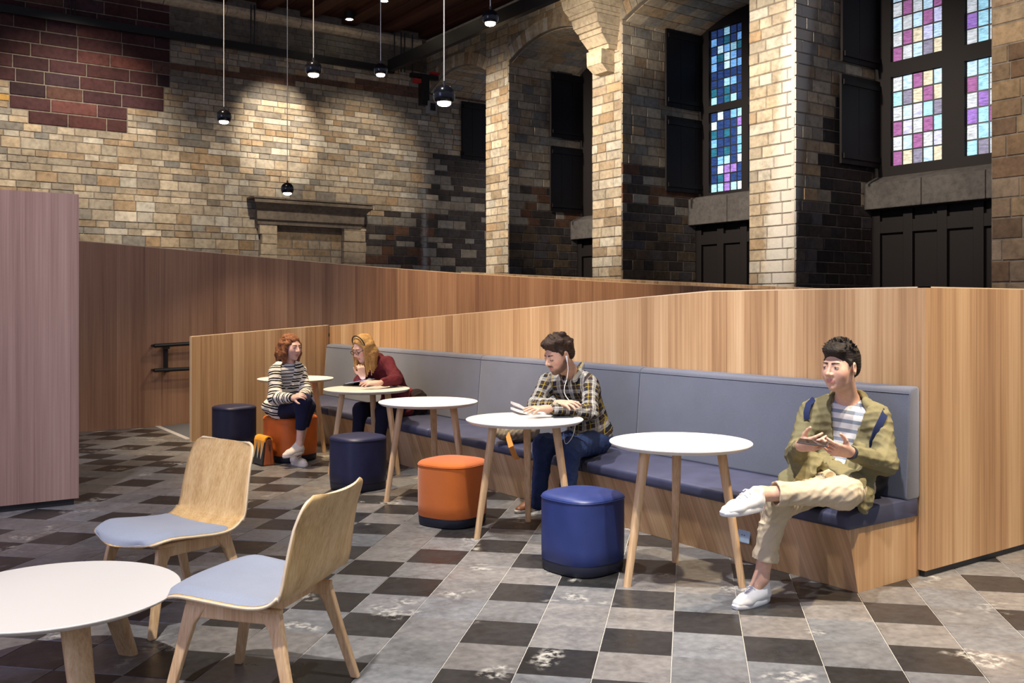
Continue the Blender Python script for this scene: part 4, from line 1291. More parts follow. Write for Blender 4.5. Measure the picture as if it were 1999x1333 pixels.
def skin_mat(name):
    m, nt, b = new_mat(name)
    a = N(nt, 'ShaderNodeAttribute'); a.attribute_name = 'Col'
    tc = N(nt, 'ShaderNodeTexCoord'); n = noise(nt, tc.outputs['Object'], 60, 3)
    L(nt, mixc(nt, .35, a.outputs['Color'], ramp(nt, n, [(.3, (.85, .78, .76)), (.7, (1.12, 1.08, 1.06))]), 'MULTIPLY'), b.inputs['Base Color'])
    b.inputs['Roughness'].default_value = .5; b.inputs['Specular IOR Level'].default_value = .35
    b.inputs['Subsurface Weight'].default_value = .12; b.inputs['Subsurface Radius'].default_value = (.012, .005, .003); b.inputs['Subsurface Scale'].default_value = .6
    return m
M['skin'] = skin_mat('skin')
def hair_mat(name, lo, hi):
    m, nt, b = new_mat(name)
    tc = N(nt, 'ShaderNodeTexCoord'); mp = N(nt, 'ShaderNodeMapping'); L(nt, tc.outputs['Object'], mp.inputs[0]); mp.inputs['Scale'].default_value = (1, 1, .22)
    n = noise(nt, mp.outputs[0], 240, 4, .6); n2 = noise(nt, mp.outputs[0], 30, 2)
    f = mth(nt, 'ADD', mth(nt, 'MULTIPLY', n, .6), mth(nt, 'MULTIPLY', n2, .4))
    L(nt, ramp(nt, f, [(.35, lo), (.65, hi)]), b.inputs['Base Color'])
    b.inputs['Roughness'].default_value = .6; b.inputs['Specular IOR Level'].default_value = .25
    L(nt, bump(nt, f, .9, .006), b.inputs['Normal'])
    return m
def cloth(name, c, var=.2, scale=300):
    m, nt, b = new_mat(name)
    tc = N(nt, 'ShaderNodeTexCoord'); n = noise(nt, tc.outputs['Object'], scale, 3, .7); n2 = noise(nt, tc.outputs['Object'], 11, 3)
    f = mth(nt, 'ADD', mth(nt, 'MULTIPLY', n, .6), mth(nt, 'MULTIPLY', n2, .4))
    L(nt, ramp(nt, f, [(.32, [x * (1 - var) for x in c]), (.68, [min(1, x * (1 + var)) for x in c])]), b.inputs['Base Color'])
    b.inputs['Roughness'].default_value = .88; b.inputs['Specular IOR Level'].default_value = .25
    L(nt, bump(nt, n, .2, .0008), b.inputs['Normal'])
    return m
def stripe_mat(name, bands, base, period, axis=0, jit=.0):
    """bands: (start, end, colour) fractions of the period, along the garment"""
    m, nt, b = new_mat(name)
    a = N(nt, 'ShaderNodeAttribute'); a.attribute_name = 'P'; sp = N(nt, 'ShaderNodeSeparateXYZ'); L(nt, a.outputs['Vector'], sp.inputs[0])
    tc = N(nt, 'ShaderNodeTexCoord'); n = noise(nt, tc.outputs['Object'], 14, 3); n2 = noise(nt, tc.outputs['Object'], 400, 2)
    u = mth(nt, 'ADD', sp.outputs[axis], mth(nt, 'MULTIPLY', n, jit))
    fr = mth(nt, 'FRACT', mth(nt, 'DIVIDE', mth(nt, 'ADD', u, 5.0), period))
    c = None
    for (s0, s1, colr) in bands:
        k = mth(nt, 'MULTIPLY', mth(nt, 'GREATER_THAN', fr, s0), mth(nt, 'LESS_THAN', fr, s1))
        c = mixc(nt, k, base if c is None else c, colr)
    L(nt, mixc(nt, .4, c, ramp(nt, n2, [(.3, (.75, .75, .75)), (.7, (1.15, 1.15, 1.15))]), 'MULTIPLY'), b.inputs['Base Color'])
    b.inputs['Roughness'].default_value = .9; b.inputs['Specular IOR Level'].default_value = .2
    L(nt, bump(nt, n2, .2, .001), b.inputs['Normal'])
    return m
def plaid_mat(name):
    m, nt, b = new_mat(name)
    a = N(nt, 'ShaderNodeAttribute'); a.attribute_name = 'P'; sp = N(nt, 'ShaderNodeSeparateXYZ'); L(nt, a.outputs['Vector'], sp.inputs[0])
    tc = N(nt, 'ShaderNodeTexCoord'); n = noise(nt, tc.outputs['Object'], 9, 3); n2 = noise(nt, tc.outputs['Object'], 350, 2)
    def band(src, period, s0, s1, off=0.0):
        u = mth(nt, 'ADD', mth(nt, 'ADD', src, 5.0 + off), mth(nt, 'MULTIPLY', n, .02))
        fr = mth(nt, 'FRACT', mth(nt, 'DIVIDE', u, period))
        return mth(nt, 'MULTIPLY', mth(nt, 'GREATER_THAN', fr, s0), mth(nt, 'LESS_THAN', fr, s1))
    c = mixc(nt, 0, (.018, .018, .028), (.018, .018, .028))
    for src, per in ((sp.outputs[0], .085), (sp.outputs[1], .085)):
        c = mixc(nt, mth(nt, 'MULTIPLY', band(src, per, .02, .34), .5), c, (.55, .52, .46))
        c = mixc(nt, mth(nt, 'MULTIPLY', band(src, per, .40, .58), .55), c, (.07, .045, .03))
        c = mixc(nt, mth(nt, 'MULTIPLY', band(src, per, .62, .69), .75), c, (.36, .26, .04))
        c = mixc(nt, mth(nt, 'MULTIPLY', band(src, per, .12, .18), .5), c, (.05, .05, .06))
    L(nt, mixc(nt, .4, c, ramp(nt, n2, [(.3, (.75, .75, .75)), (.7, (1.2, 1.2, 1.2))]), 'MULTIPLY'), b.inputs['Base Color'])
    b.inputs['Roughness'].default_value = .9; b.inputs['Specular IOR Level'].default_value = .2
    return m

class Frame:                          # head frame: x to the person's left, f forward, u up
    def __init__(s, c, fwd, tilt_up=(0, 0, 1), sc=1.0, roll=0.0):
        s.c = V3(c); s.f = unit(fwd); u = V3(tilt_up); s.x = unit(np.cross(u, s.f)); s.u = np.cross(s.f, s.x); s.s = sc
        if roll:
            cr, sr = math.cos(roll), math.sin(roll); x, u = s.x, s.u
            s.x = cr * x + sr * u; s.u = -sr * x + cr * u
    def p(s, x, f, u): return s.c + s.s * (x * s.x + f * s.f + u * s.u)
    def ax(s): return (s.x, s.f, s.u)
def head_prims(F_, female=False, lid=.0):
    s = F_.s; A = F_.ax(); P = F_.p
    jw = .040 if female else .047
    pr = [Ell(P(0, -.016, .034), A, (.071 * s, .090 * s, .078 * s), .02),
          Ell(P(0, .022, -.022), A, (.058 * s, .066 * s, .082 * s), .03),
          Ell(P(0, .034, -.072), A, (jw * s, .046 * s, .036 * s), .03),
          Ell(P(0, .066, -.096), A, (.019 * s, .017 * s, .015 * s), .02),
          Cap(P(-.033, .073, .022), P(.033, .073, .022), .011 * s, k=.015),
          Cap(P(0, .085, .012), P(0, .106, -.026), .0065 * s, .0105 * s, k=.010),
          Ell(P(.011, .093, -.030), A, (.0075 * s, .010 * s, .0075 * s), .006), Ell(P(-.011, .093, -.030), A, (.0075 * s, .010 * s, .0075 * s), .006),
          Ell(P(.034, .054, -.026), A, (.024 * s, .024 * s, .028 * s), .035), Ell(P(-.034, .054, -.026), A, (.024 * s, .024 * s, .028 * s), .035),
          Ell(P(.031, .093, .003), A, (.015 * s, .012 * s, .009 * s), .014, True), Ell(P(-.031, .093, .003), A, (.015 * s, .012 * s, .009 * s), .014, True),
          Ell(P(.031, .0755, .003), A, (.0142 * s, .0125 * s, .0135 * s), .003), Ell(P(-.031, .0755, .003), A, (.0142 * s, .0125 * s, .0135 * s), .003),
          Cap(P(-.017, .083, -.0555), P(.017, .083, -.0555), .0058 * s, k=.006), Cap(P(0, .0885, -.0545), P(0, .0885, -.0545), .0058 * s, k=.008),
          Cap(P(-.014, .083, -.0660), P(.014, .083, -.0660), .0068 * s, k=.006), Cap(P(0, .087, -.0665), P(0, .087, -.0665), .006 * s, k=.008),
          Cap(P(-.020, .092, -.0608), P(.020, .092, -.0608), .0022 * s, k=.003, cut=True)]
    for sx in (1, -1):
        pr += [Ell(P(sx * .073, -.006, -.006), (F_.x * sx + F_.f * -.35, F_.f + F_.x * sx * .35, F_.u + F_.f * -.15), (.0075 * s, .019 * s, .031 * s), .006),
               Ell(P(sx * .080, -.001, -.002), (F_.x, F_.f, F_.u), (.006 * s, .009 * s, .015 * s), .005, True)]
    return pr
def head_paint(F_, lips=(.50, .20, .17), brow=(.03, .02, .015), beard=None, iris=(.05, .03, .02), look_down=False, blush=None):
    P = F_.p; s = F_.s
    pt = []
    if blush:
        for sx in (1, -1): pt.append((P(sx * .042, .060, -.03), .018 * s, blush, .9))
    if beard:
        for (x, f, u, r) in ((0, .07, -.098, .028), (.025, .055, -.085, .030), (-.025, .055, -.085, .030), (.045, .028, -.070, .030), (-.045, .028, -.070, .030), (.056, .010, -.045, .020), (-.056, .010, -.045, .020), (0, .085, -.046, .013), (.016, .084, -.048, .012), (-.016, .084, -.048, .012), (0, .04, -.108, .028)):
            pt.append((P(x, f, u), r * s, beard, .35))
    for k in range(11):
        x = -.020 + .004 * k; e = 1 - (x / .024) ** 2; ff = .0885 - 9 * x * x
        pt.append((P(x, ff, -.0565), (.0035 + .0022 * e) * s, lips, .2)); pt.append((P(x, ff, -.0655), (.0034 + .0030 * e) * s, lips, .2))
    for sx in (1, -1):
        for k in range(12):
            t = k / 11
            pt.append((P(sx * (.013 + .036 * t), .0865 - .014 * max(0, (.036 * t - .020) / .016) ** 1.4, .0215 + .0035 * math.sin(t * 2.4)), (.0048 - .0014 * t) * s, brow, .45))
        if look_down:
            for k in range(5):
                t = k / 4
                pt.append((P(sx * (.019 + .024 * t), .086 - .004 * t, -.006 - .002 * math.sin(t * 3.1)), .0036 * s, (.03, .02, .02), .4))
        else:
            pt.append((P(sx * .031, .088, .001), (.0105 * s, .0105 * s, .0046 * s), (.58, .53, .50), .25))
            pt.append((P(sx * .031, .089, .001), .0056 * s, iris, .25))
            for k in range(5):
                t = k / 4
                pt.append((P(sx * (.019 + .024 * t), .087 - .004 * t, .0052 + .002 * math.sin(t * 3.1)), .0030 * s, (.03, .02, .02), .4))
    for k in range(7):
        x = -.018 + .006 * k
        pt.append((P(x, .0885 - 9 * x * x, -.0608), .0024 * s, [q * .5 for q in lips], .4))
    return pt
def rot_to(v, axis, ang):
    axis = unit(axis); v = V3(v); c, s_ = math.cos(ang), math.sin(ang)
    return v * c + np.cross(axis, v) * s_ + axis * (axis @ v) * (1 - c)
def hand_prims(w, d, n, thumb_side, curls=(.3, .3, .3, .3), sc=1.0, tc=.3, spread=.05, bend=(1, 1.1, .8)):
    """w wrist, d pointing direction, n out of the back of the hand, thumb_side +-1"""
    w = V3(w); d = unit(d); n = unit(V3(n) - (V3(n) @ d) * d); sd = np.cross(d, n) * thumb_side
    pr = [Cap(w - d * .01, w + d * .02, .024 * sc, .025 * sc, .015, n, 1.35)]
    offs = (.0285, .0095, -.0095, -.0270); ln = (.070, .078, .072, .056); kl = (.088, .092, .088, .080)
    for i in range(4):
        kn = w + d * kl[i] * sc + sd * offs[i] * sc
        pr.append(Cap(w + d * .012 + sd * offs[i] * .6 * sc, kn, .0135 * sc, .0105 * sc, .016))
        dr = unit(d + sd * spread * offs[i] / .03); p = kn
        seg = (ln[i] * .45, ln[i] * .31, ln[i] * .24); a = 0
        for j in range(3):
            a += curls[i] * bend[j]
            v = rot_to(dr, np.cross(n, d), a)
            q = p + v * seg[j] * sc
            pr.append(Cap(p, q, (.0092, .0080, .0072)[j] * sc, (.0080, .0072, .0062)[j] * sc, .003))
            p = q
    b = w + d * .026 * sc + sd * .022 * sc - n * .006
    v = unit(d * .62 + sd * .72 - n * .22)
    p = b + v * .040 * sc
    pr.append(Cap(b, p, .0155 * sc, .0115 * sc, .014))
    v2 = unit(v + d * tc * 1.2 - n * .12); q = p + v2 * .030 * sc
    pr.append(Cap(p, q, .0108 * sc, .0092 * sc, .004)); v3 = unit(v2 + d * .35); pr.append(Cap(q, q + v3 * .024 * sc, .0090 * sc, .0070 * sc, .003))
    return pr
def shoe(parent, heel, toe, up, c_up, c_sole, laces=None, high=0.0, width=.036):
    """shoe from heel to toe point on its sole"""
    heel, toe = V3(heel), V3(toe); f = unit(toe - heel); u = unit(V3(up) - (V3(up) @ f) * f); x = np.cross(u, f); Lg = np.linalg.norm(toe - heel)
    P = lambda a, b, c: heel + f * a * Lg + u * b + x * c
    w = width
    pr = [Cap(P(.13, .045, 0), P(.36, .048, 0), w, w * .98, .02, u, .95), Cap(P(.36, .040, 0), P(.68, .034, .003), w * .98, w * 1.06, .02, u, 1.15), Cap(P(.68, .030, .003), P(.86, .024, 0), w * 1.06, w * .82, .02, u, 1.3),
          Cap(P(.20, .06, 0), P(.17, .088 + high, 0), w * .90, w * .93, .02), Cap(P(.50, .06, 0), P(.34, .082, 0), .020, .022, .02),
          Cap(P(.20, .088 + high, 0), P(.19, .15 + high, 0), w * .72, w * .75, .004, cut=True), Half(P(0, .012, 0), -u)]
    o = soft_obj('shoe', pr, .0045, c_up, parent, 2)
    rs = []
    for zz, g in ((0, .96), (.004, 1.0), (.018, 1.02), (.024, .97)):
        ring = []
        for k in range(36):
            a = 2 * math.pi * k / 36; ca_, sa_ = math.cos(a), math.sin(a)
            t = .5 + .5 * ca_ * g if True else 0
            ww = (w * 1.02 if t < .4 else w * 1.02 + w * .12 * math.sin((t - .4) / .6 * math.pi)) * g
            ring.append(P(t * 1.0, zz, ww * math.copysign(abs(sa_) ** .75, sa_)))
        rs.append(ring)
    s = MB().rings(rs).build('sole', c_sole, o, auto=.8)
    if laces:
        for k in range(4):
            t = .42 + .075 * k
            hgt = .108 - .015 * k
            MB().tube([P(t, hgt - .014, -.022), P(t + .01, hgt - .003, -.008), P(t + .01, hgt - .003, .008), P(t, hgt - .014, .022)], .0030, 6).build('lace', laces, o)
    return o
def person(loc, label):
    return empty('person', loc, 0, label, 'person', 'people seated in the lounge')
def lerp(a, b, t): return V3(a) * (1 - t) + V3(b) * t

def build_torso(pel, mid, neck, shL, shR, fwd, g=0.0, w=1.0):
    """trunk as overlapping ellipsoids; g grows it for clothes"""
    pel, mid, neck, shL, shR = map(V3, (pel, mid, neck, shL, shR)); side = unit(shL - shR)
    up1 = unit(mid - pel); up2 = unit(neck - mid)
    f1 = unit(np.cross(side, up1)); f2 = unit(np.cross(side, up2))
    ch = lerp(mid, neck, .52)
    return [Ell(pel + up1 * .02, (side, f1, up1), ((.165 * w + g), .118 * w + g, .13 + g), .04),
            Ell(mid, (side, f2, up2), ((.140 * w + g), .105 * w + g, .17 + g), .06),
            Ell(ch, (side, f2, up2), ((.160 * w + g), .112 * w + g, .175 + g), .05),
            Cap(lerp(shR, shL, .12), lerp(shL, shR, .12), .060 * w + g, k=.05),
            Cap(neck - up2 * .02, neck + up2 * .01, .062 + g * .8, .050 + g * .6, .04)]
def limb(a, b, c, r0, r1, r2, k=.03): return [Cap(a, b, r0, r1, k), Cap(b, c, r1, r2, k)]

# ------------------------------------------------------------------ man in the olive jacket (right)
def man_olive():
    pel = D(1634, 942, 5.0); mid = D(1646, 880, 5.06); neck = D(1656, 786, 5.04)
    shL, elL, wrL = D(1716, 815, 4.93), D(1730, 905, 4.80), D(1657, 882, 4.60)
    shR, elR, wrR = D(1582, 806, 5.10), D(1556, 886, 4.92), D(1563, 870, 4.68)
    hpR, knR, anR = D(1604, 950, 4.97), D(1514, 988, 4.60), D(1486, 1128, 4.60)
    hpL, knL, anL = D(1674, 953, 4.92), D(1646, 962, 4.52), D(1486, 964, 4.46)
    root = person((pel.x, pel.y, 0), 'man in olive jacket and beige trousers with ankle on knee, holding a phone')
    cv = lambda x, d, z: (CY * x + SY * d, -SY * x + CY * d, z)
    hf = Frame(D(1641, 716, 4.93), cv(-.80, -.60, -.04), (0, 0, 1), 1.06)
    fw = cv(-.35, -.93, 0)
    SK = (.60, .37, .27)
    handL_d = D(1597, 872, 4.50) - wrL
    handR_d = D(1597, 866, 4.56) - wrR
    body = head_prims(hf) + [Cap(hf.p(0, -.022, -.06), V3(neck), .052, .056, .03)]
    body += build_torso(pel, mid, neck, shL, shR, fw, -.02)
    body += limb(shL, elL, wrL, .044, .036, .024) + limb(shR, elR, wrR, .044, .036, .024)
    body += limb(hpL, knL, anL, .070, .048, .034) + limb(hpR, knR, anR, .070, .048, .034)
    ftR = G(1455, 1180); body += [Cap(anR, lerp(anR, ftR, .6), .034, .03, .02), Cap(anL, D(1450, 978, 4.42), .034, .032, .02)]
    body += hand_prims(V3(wrL), handL_d, cv(-.05, -.85, -.45), 1, (.30, .42, .50, .55), 1.0, .5)
    body += hand_prims(V3(wrR), handR_d, cv(-.75, -.6, -.35), -1, (.42, .5, .55, .6), 1.0, .5)
    soft_obj('body', body, .0032, M['skin'], root, 2, skin=SK, paint=head_paint(hf, (.50, .22, .19), (.025, .018, .015), None, (.03, .02, .015), blush=(.58, .28, .22)) + [(V3(wrL) + unit(handL_d) * .14, .05, (.62, .34, .26), .8)])
    # shirt
    shirt = build_torso(pel, mid, neck, shL, shR, fw, -.004)
    nk = V3(neck)
    shirt += [Half(nk + np.array((0, 0, .022)) + V3(fw) * .0, unit(V3((0, 0, 1)) - .0 * V3(fw))), Cap(hf.p(0, -.02, -.06), nk + V3(fw) * .015 + np.array((0, 0, .005)), .060, .058, .003, cut=True)]
    soft_obj('shirt', shirt, .007, stripe_mat('striped_tee', [(.0, .40, (.25, .29, .36))], (.72, .72, .74), .047, 0), root, 2, .003, 26, 3, pattern=[(pel, neck, .12, shL - shR, 'flat')])
    # jacket
    dn = lambda p, k: V3(p) + np.array((0, 0, -k))
    side = unit(V3(shL) - V3(shR))
    jac = build_torso(pel, mid, neck, shL, shR, fw, .017)
    jac += limb(shL, elL, lerp(elL, wrL, .86), .066, .056, .044, .04) + limb(shR, elR, lerp(elR, wrR, .86), .066, .056, .044, .04)
    # skirts of the coat spread over the lap
    jac += [Cap(D(1590, 900, 4.92), D(1540, 940, 4.80), .065, .055, .05, cv(.3, -.6, .75), 2.6), Cap(D(1540, 940, 4.80), D(1518, 962, 4.82), .05, .045, .03, cv(.3, -.6, .75), 2.6),
            Cap(D(1690, 900, 4.88), D(1690, 965, 4.72), .085, .062, .05, cv(.75, -.6, .3), 2.0), Cap(D(1690, 965, 4.72), D(1684, 985, 4.70), .06, .05, .03, cv(.75, -.6, .3), 2.0),
            Cap(D(1625, 905, 4.86), D(1672, 938, 4.66), .05, .055, .03, cv(.1, -.7, .7), 2.4)]
    # open front: wide at the chest, closing to the waist, then open again over the lap
    fwv = unit(fw); upv = np.array((0, 0, 1.0)); mdv, pev = V3(mid), V3(pel)
    c1_ = lerp(nk, mdv, .42) + fwv * .125; c2_ = mdv + fwv * .125 - side * .012; c3_ = pev + fwv * .17 + upv * .07 - side * .03
    jac += [Cap(nk + fwv * .085 + upv * .01 + side * .008, c1_, .088, .066, .004, cut=True), Cap(c1_, c2_, .066, .034, .004, cut=True), Cap(c2_, c3_, .034, .060, .004, cut=True)]
    jac += [Cap(hf.p(0, -.02, -.06), nk + np.array((0, 0, -.02)), .066, .062, .003, cut=True), Half(nk + np.array((0, 0, .045)), (0, 0, 1), nk - .2, nk + .2)]
    olive = cloth('olive_cotton', (.185, .163, .085), .14, 420)
    J = soft_obj('jacket', jac, .0055, olive, root, 2, .0060, 46, 5)
    for sg in (1, -1):
        sv_ = side * sg
        q0 = nk - fwv * .060 + upv * .052; q1 = nk + sv_ * .074 - fwv * .015 + upv * .044; q2 = nk + sv_ * .100 + fwv * .052 + upv * .006; q3 = nk + sv_ * .104 + fwv * .100 - upv * .060; q4 = nk + sv_ * .135 + fwv * .070 - upv * .010
        cl_ = [Cap(q0, q1, .026, .027, .015, sv_ * .5 - fwv * .6 + upv * .5, 2.3), Cap(q1, q2, .027, .030, .015, sv_ * .7 + upv * .6, 2.4), Cap(q2, q3, .030, .010, .015, sv_ * .5 + fwv * .7 + upv * .3, 2.6), Cap(q2, q4, .030, .018, .012, sv_ * .5 + fwv * .5 + upv * .7, 2.6)]
        soft_obj('collar', cl_, .005, olive, J, 2)
    btn = plain('dark_button', (.03, .03, .028), .3)
    for (px, py, d) in ((1681, 893, 4.625), (1681, 877, 4.63), (1544, 897, 4.745), (1664, 823, 4.83)):
        o = MB().lathe([(0, 0), (.008, 0), (.008, .004), (.006, .005), (0, .004)], 14).build('button', btn, J); p = D(px, py, d)
        o.location = p - Vector((pel.x, pel.y, 0)); o.rotation_euler = (Vector((0, 0, H)) - p).to_track_quat('Z', 'Y').to_euler()
    cuff = plain('watch_strap', (.02, .025, .04), .5)
    wl = lerp(elL, wrL, .93); dl = unit(V3(wrL) - V3(elL)); MB().tube([wl - dl * .012, wl + dl * .012], .033, 20).build('wrist_strap', cuff, root).matrix_parent_inverse = Matrix.Translation(-Vector(root.location))
    # trousers
    chino = cloth('beige_chino', (.50, .415, .29), .12, 420)
    tr = [Ell(V3(pel) + np.array((0, 0, .0)), (side, unit(np.cross(side, (0, 0, 1))), (0, 0, 1)), (.175, .13, .115), .05)]
    cuL, cuR = lerp(knL, anL, .84), lerp(knR, anR, .76)
    tr += limb(hpL, knL, cuL, .088, .072, .054, .05) + limb(hpR, knR, cuR, .088, .070, .054, .05)
    dL = unit(V3(anL) - V3(knL)); dR = unit(V3(anR) - V3(knR))
    tr += [Cap(cuL - dL * .030, cuL + dL * .002, .064, .064, .003), Cap(cuR - dR * .030, cuR + dR * .002, .066, .066, .003), Half(cuL, dL, cuL - .12, cuL + .12), Half(cuR, dR, cuR - .12, cuR + .12)]
    tr += [Cap(cuL - dL * .01, cuL + dL * .1, .047, .047, .003, cut=True), Cap(cuR - dR * .01, cuR + dR * .1, .047, .047, .003, cut=True)]
    soft_obj('trousers', tr, .0055, chino, root, 2, .0055, 62, 9)
    # shoes
    wht = cloth('white_canvas', (.80, .80, .80), .06, 500); sol = plain('white_rubber', (.78, .80, .83), .5); lac = plain('lace_white', (.85, .85, .85), .6)
    hl = G(1500, 1172); te = G(1432, 1190)
    shoe(root, hl, te, (0, 0, 1), wht, sol, lac).matrix_parent_inverse = Matrix.Translation(-Vector(root.location))
    h2 = D(1487, 994, 4.46); t2 = D(1408, 1008, 4.27)
    shoe(root, h2, t2, cv(.42, .25, .85), wht, sol, lac)
    # hair
    hp = []
    A = hf.ax(); s = hf.s; P = hf.p
    hp += [Ell(P(0, -.020, .044), A, (.079 * s, .097 * s, .080 * s), .02), Ell(P(0, .030, .088), A, (.062 * s, .066 * s, .034 * s), .03), Ell(P(.006, .070, .083), A, (.050 * s, .028 * s, .022 * s), .02),
           Ell(P(0, -.055, -.01), A, (.066 * s, .052 * s, .055 * s), .03), Cap(P(.070, .022, .03), P(.071, .020, -.004), .010, .007, .012), Cap(P(-.070, .022, .03), P(-.071, .020, -.004), .010, .007, .012),
           Ell(P(0, .098, .008), A, (.075 * s, .060 * s, .050 * s), .006, True), Ell(P(.082, .010, -.034), A, (.026 * s, .050 * s, .045 * s), .01, True), Ell(P(-.082, .010, -.034), A, (.026 * s, .050 * s, .045 * s), .01, True), Half(P(0, -.03, -.062), -hf.u + hf.f * .3)]
    rr = random.Random(14)
    for k in range(150):
        a = rr.uniform(-3.1, 3.1); e = rr.uniform(.35, 1.5)
        x, f, u = math.sin(a) * math.cos(e), math.cos(a) * math.cos(e), math.sin(e)
        q = (x * .074, -.012 + f * .092, .050 + u * .074)
        if q[1] > .062 and q[2] < .088: continue
        ln = .022 if q[2] > .085 else .010
        b_ = P(*q); t_ = P(q[0] + x * ln + rr.uniform(-.008, .008), q[1] + f * ln * .5 + .012, q[2] + u * ln + rr.uniform(-.003, .004))
        hp.insert(6, Cap(b_, t_, .0085, .0028, .005))
    soft_obj('hair', hp, .0036, hair_mat('hair_black', (.008, .006, .005), (.030, .022, .017)), root, 1, .0025, 120, 4)
    return root
MO = man_olive()

# ------------------------------------------------------------------ man in the plaid shirt (middle)
def man_plaid():
    cv = lambda x, d, z: (CY * x + SY * d, -SY * x + CY * d, z)
    pel = D(1150, 856, 6.66); mid = D(1142, 805, 6.66); neck = D(1112, 728, 6.46)
    shL, elL, wrL = D(1152, 754, 6.42), D(1152, 805, 6.24), D(1070, 798, 6.10)
    shR, elR, wrR = D(1068, 747, 6.54), D(1046, 792, 6.42), D(1090, 788, 6.18)
    hpL, knL, anL = D(1162, 864, 6.58), D(1114, 876, 6.24), D(1106, 990, 6.26)
    hpR, knR, anR = D(1132, 862, 6.72), D(1062, 868, 6.46), D(1050, 982, 6.44)
    root = person((pel.x, pel.y, 0), 'bearded man in plaid shirt and jeans leaning on the table over a book')
    fw = cv(-.5, -.85, 0)
    hf = Frame(D(1091, 692, 6.34), cv(-.80, -.52, -.34), (0, 0, 1), 1.06)
    SK = (.60, .36, .25)
    dL = D(1030, 797, 6.02) - wrL; dR = D(1125, 786, 6.06) - wrR
    body = head_prims(hf) + [Cap(hf.p(0, -.022, -.05), V3(neck), .053, .058, .03)]
    body += build_torso(pel, mid, neck, shL, shR, fw, -.02)
    body += limb(shL, elL, wrL, .042, .034, .025) + limb(shR, elR, wrR, .042, .034, .025) + limb(hpL, knL, anL, .066, .046, .034) + limb(hpR, knR, anR, .066, .046, .034)
    body += hand_prims(V3(wrL), dL, cv(.05, -.25, 1), 1, (.18, .2, .22, .28), 1.02, .25, .25)
    body += hand_prims(V3(wrR), dR, cv(.1, -.55, .9), -1, (.28, .30, .32, .34), 1.02, .2, .2)
    soft_obj('body', body, .0036, M['skin'], root, 2, skin=SK, paint=head_paint(hf, (.46, .20, .17), (.02, .013, .01), (.16, .09, .06), look_down=True, blush=(.58, .28, .20)))
    sh = build_torso(pel, mid, neck, shL, shR, fw, .012)
    sh += limb(shL, elL, lerp(elL, wrL, .86), .064, .056, .044, .04) + limb(shR, elR, lerp(elR, wrR, .82), .064, .056, .044, .04)
    nk = V3(neck)
    sh += [Cap(hf.p(0, -.02, -.055), nk + V3(fw) * .02, .062, .060, .003, cut=True), Half(nk + np.array((0, 0, .035)), (0, 0, 1), nk - .16, nk + .16)]
    plaid = plaid_mat('plaid_flannel')
    pat = [(pel, neck, .13, V3(shL) - V3(shR), 'flat'), (shL, elL, .06, fw, 'round'), (elL, wrL, .05, (0, 0, 1), 'round'), (shR, elR, .06, fw, 'round'), (elR, wrR, .05, (0, 0, 1), 'round')]
    Sh = soft_obj('shirt', sh, .006, plaid, root, 2, .0055, 48, 6, pattern=pat)
    cl = [Cap(D(1130, 722, 6.46), D(1122, 742, 6.36), .024, .020, .01, cv(-.2, -.9, .4), 2.6), Cap(D(1136, 712, 6.52), D(1130, 722, 6.46), .022, .024, .01, cv(.3, -.8, .5), 2.6), Cap(D(1098, 728, 6.44), D(1102, 744, 6.36), .020, .016, .01, cv(-.5, -.8, .3), 2.6)]
    soft_obj('collar', cl, .005, plaid, Sh, 2, pattern=[(pel, neck, .13, V3(shL) - V3(shR), 'flat')])
    jean = cloth('blue_denim', (.022, .040, .115), .45, 260)
    side = unit(V3(shL) - V3(shR))
    tr = [Ell(V3(pel), (side, unit(np.cross(side, (0, 0, 1))), (0, 0, 1)), (.172, .13, .11), .05)] + limb(hpL, knL, anL, .090, .070, .052, .05) + limb(hpR, knR, anR, .090, .070, .052, .05)
    soft_obj('jeans', tr, .0065, jean, root, 2, .005, 58, 12)
    br = leather('brown_leather', (.17, .065, .028), .45); bs = plain('pale_sole', (.40, .36, .32), .6)
    a1 = G(1062, 990); a2 = G(1006, 1003)
    shoe(root, a1, a2, (0, 0, 1), br, bs, plain('lace_brown', (.08, .04, .02), .6))
    b1 = G(1118, 1000); b2 = G(1068, 1012)
    shoe(root, b1, b2, (0, 0, 1), br, bs)
    hp = []; A = hf.ax(); s = hf.s; P = hf.p
    rr = random.Random(4)
    hp += [Ell(P(0, -.020, .046), A, (.080 * s, .098 * s, .080 * s), .02), Ell(P(0, .030, .092), A, (.070 * s, .070 * s, .036 * s), .02), Ell(P(0, -.055, -.012), A, (.068 * s, .050 * s, .052 * s), .03)]
    for k in range(46):
        a = rr.uniform(-2.6, 2.6); e = rr.uniform(.0, 1.25)
        x, f, u = math.sin(a) * math.cos(e) * .080, -.012 + math.cos(a) * math.cos(e) * .098, .050 + math.sin(e) * .082
        if f > .055 and u < .085: continue
        hp.append(Ell(P(x, f, u), A, [rr.uniform(.012, .02) * s] * 3, .008))
    hp += [Cap(P(.071, .022, .03), P(.072, .018, -.015), .011, .007, .012), Cap(P(-.071, .022, .03), P(-.072, .018, -.015), .011, .007, .012),
           Ell(P(0, .105, .006), A, (.078 * s, .058 * s, .058 * s), .006, True), Ell(P(.084, .010, -.036), A, (.026 * s, .050 * s, .044 * s), .01, True), Ell(P(-.084, .010, -.036), A, (.026 * s, .050 * s, .044 * s), .01, True), Half(P(0, -.03, -.064), -hf.u + hf.f * .3)]
    soft_obj('hair', hp, .0042, hair_mat('hair_brown', (.012, .007, .005), (.065, .034, .020)), root, 1, .003, 110, 5)
    return root, hf, pel
MP, MP_h, MP_pel = man_plaid()

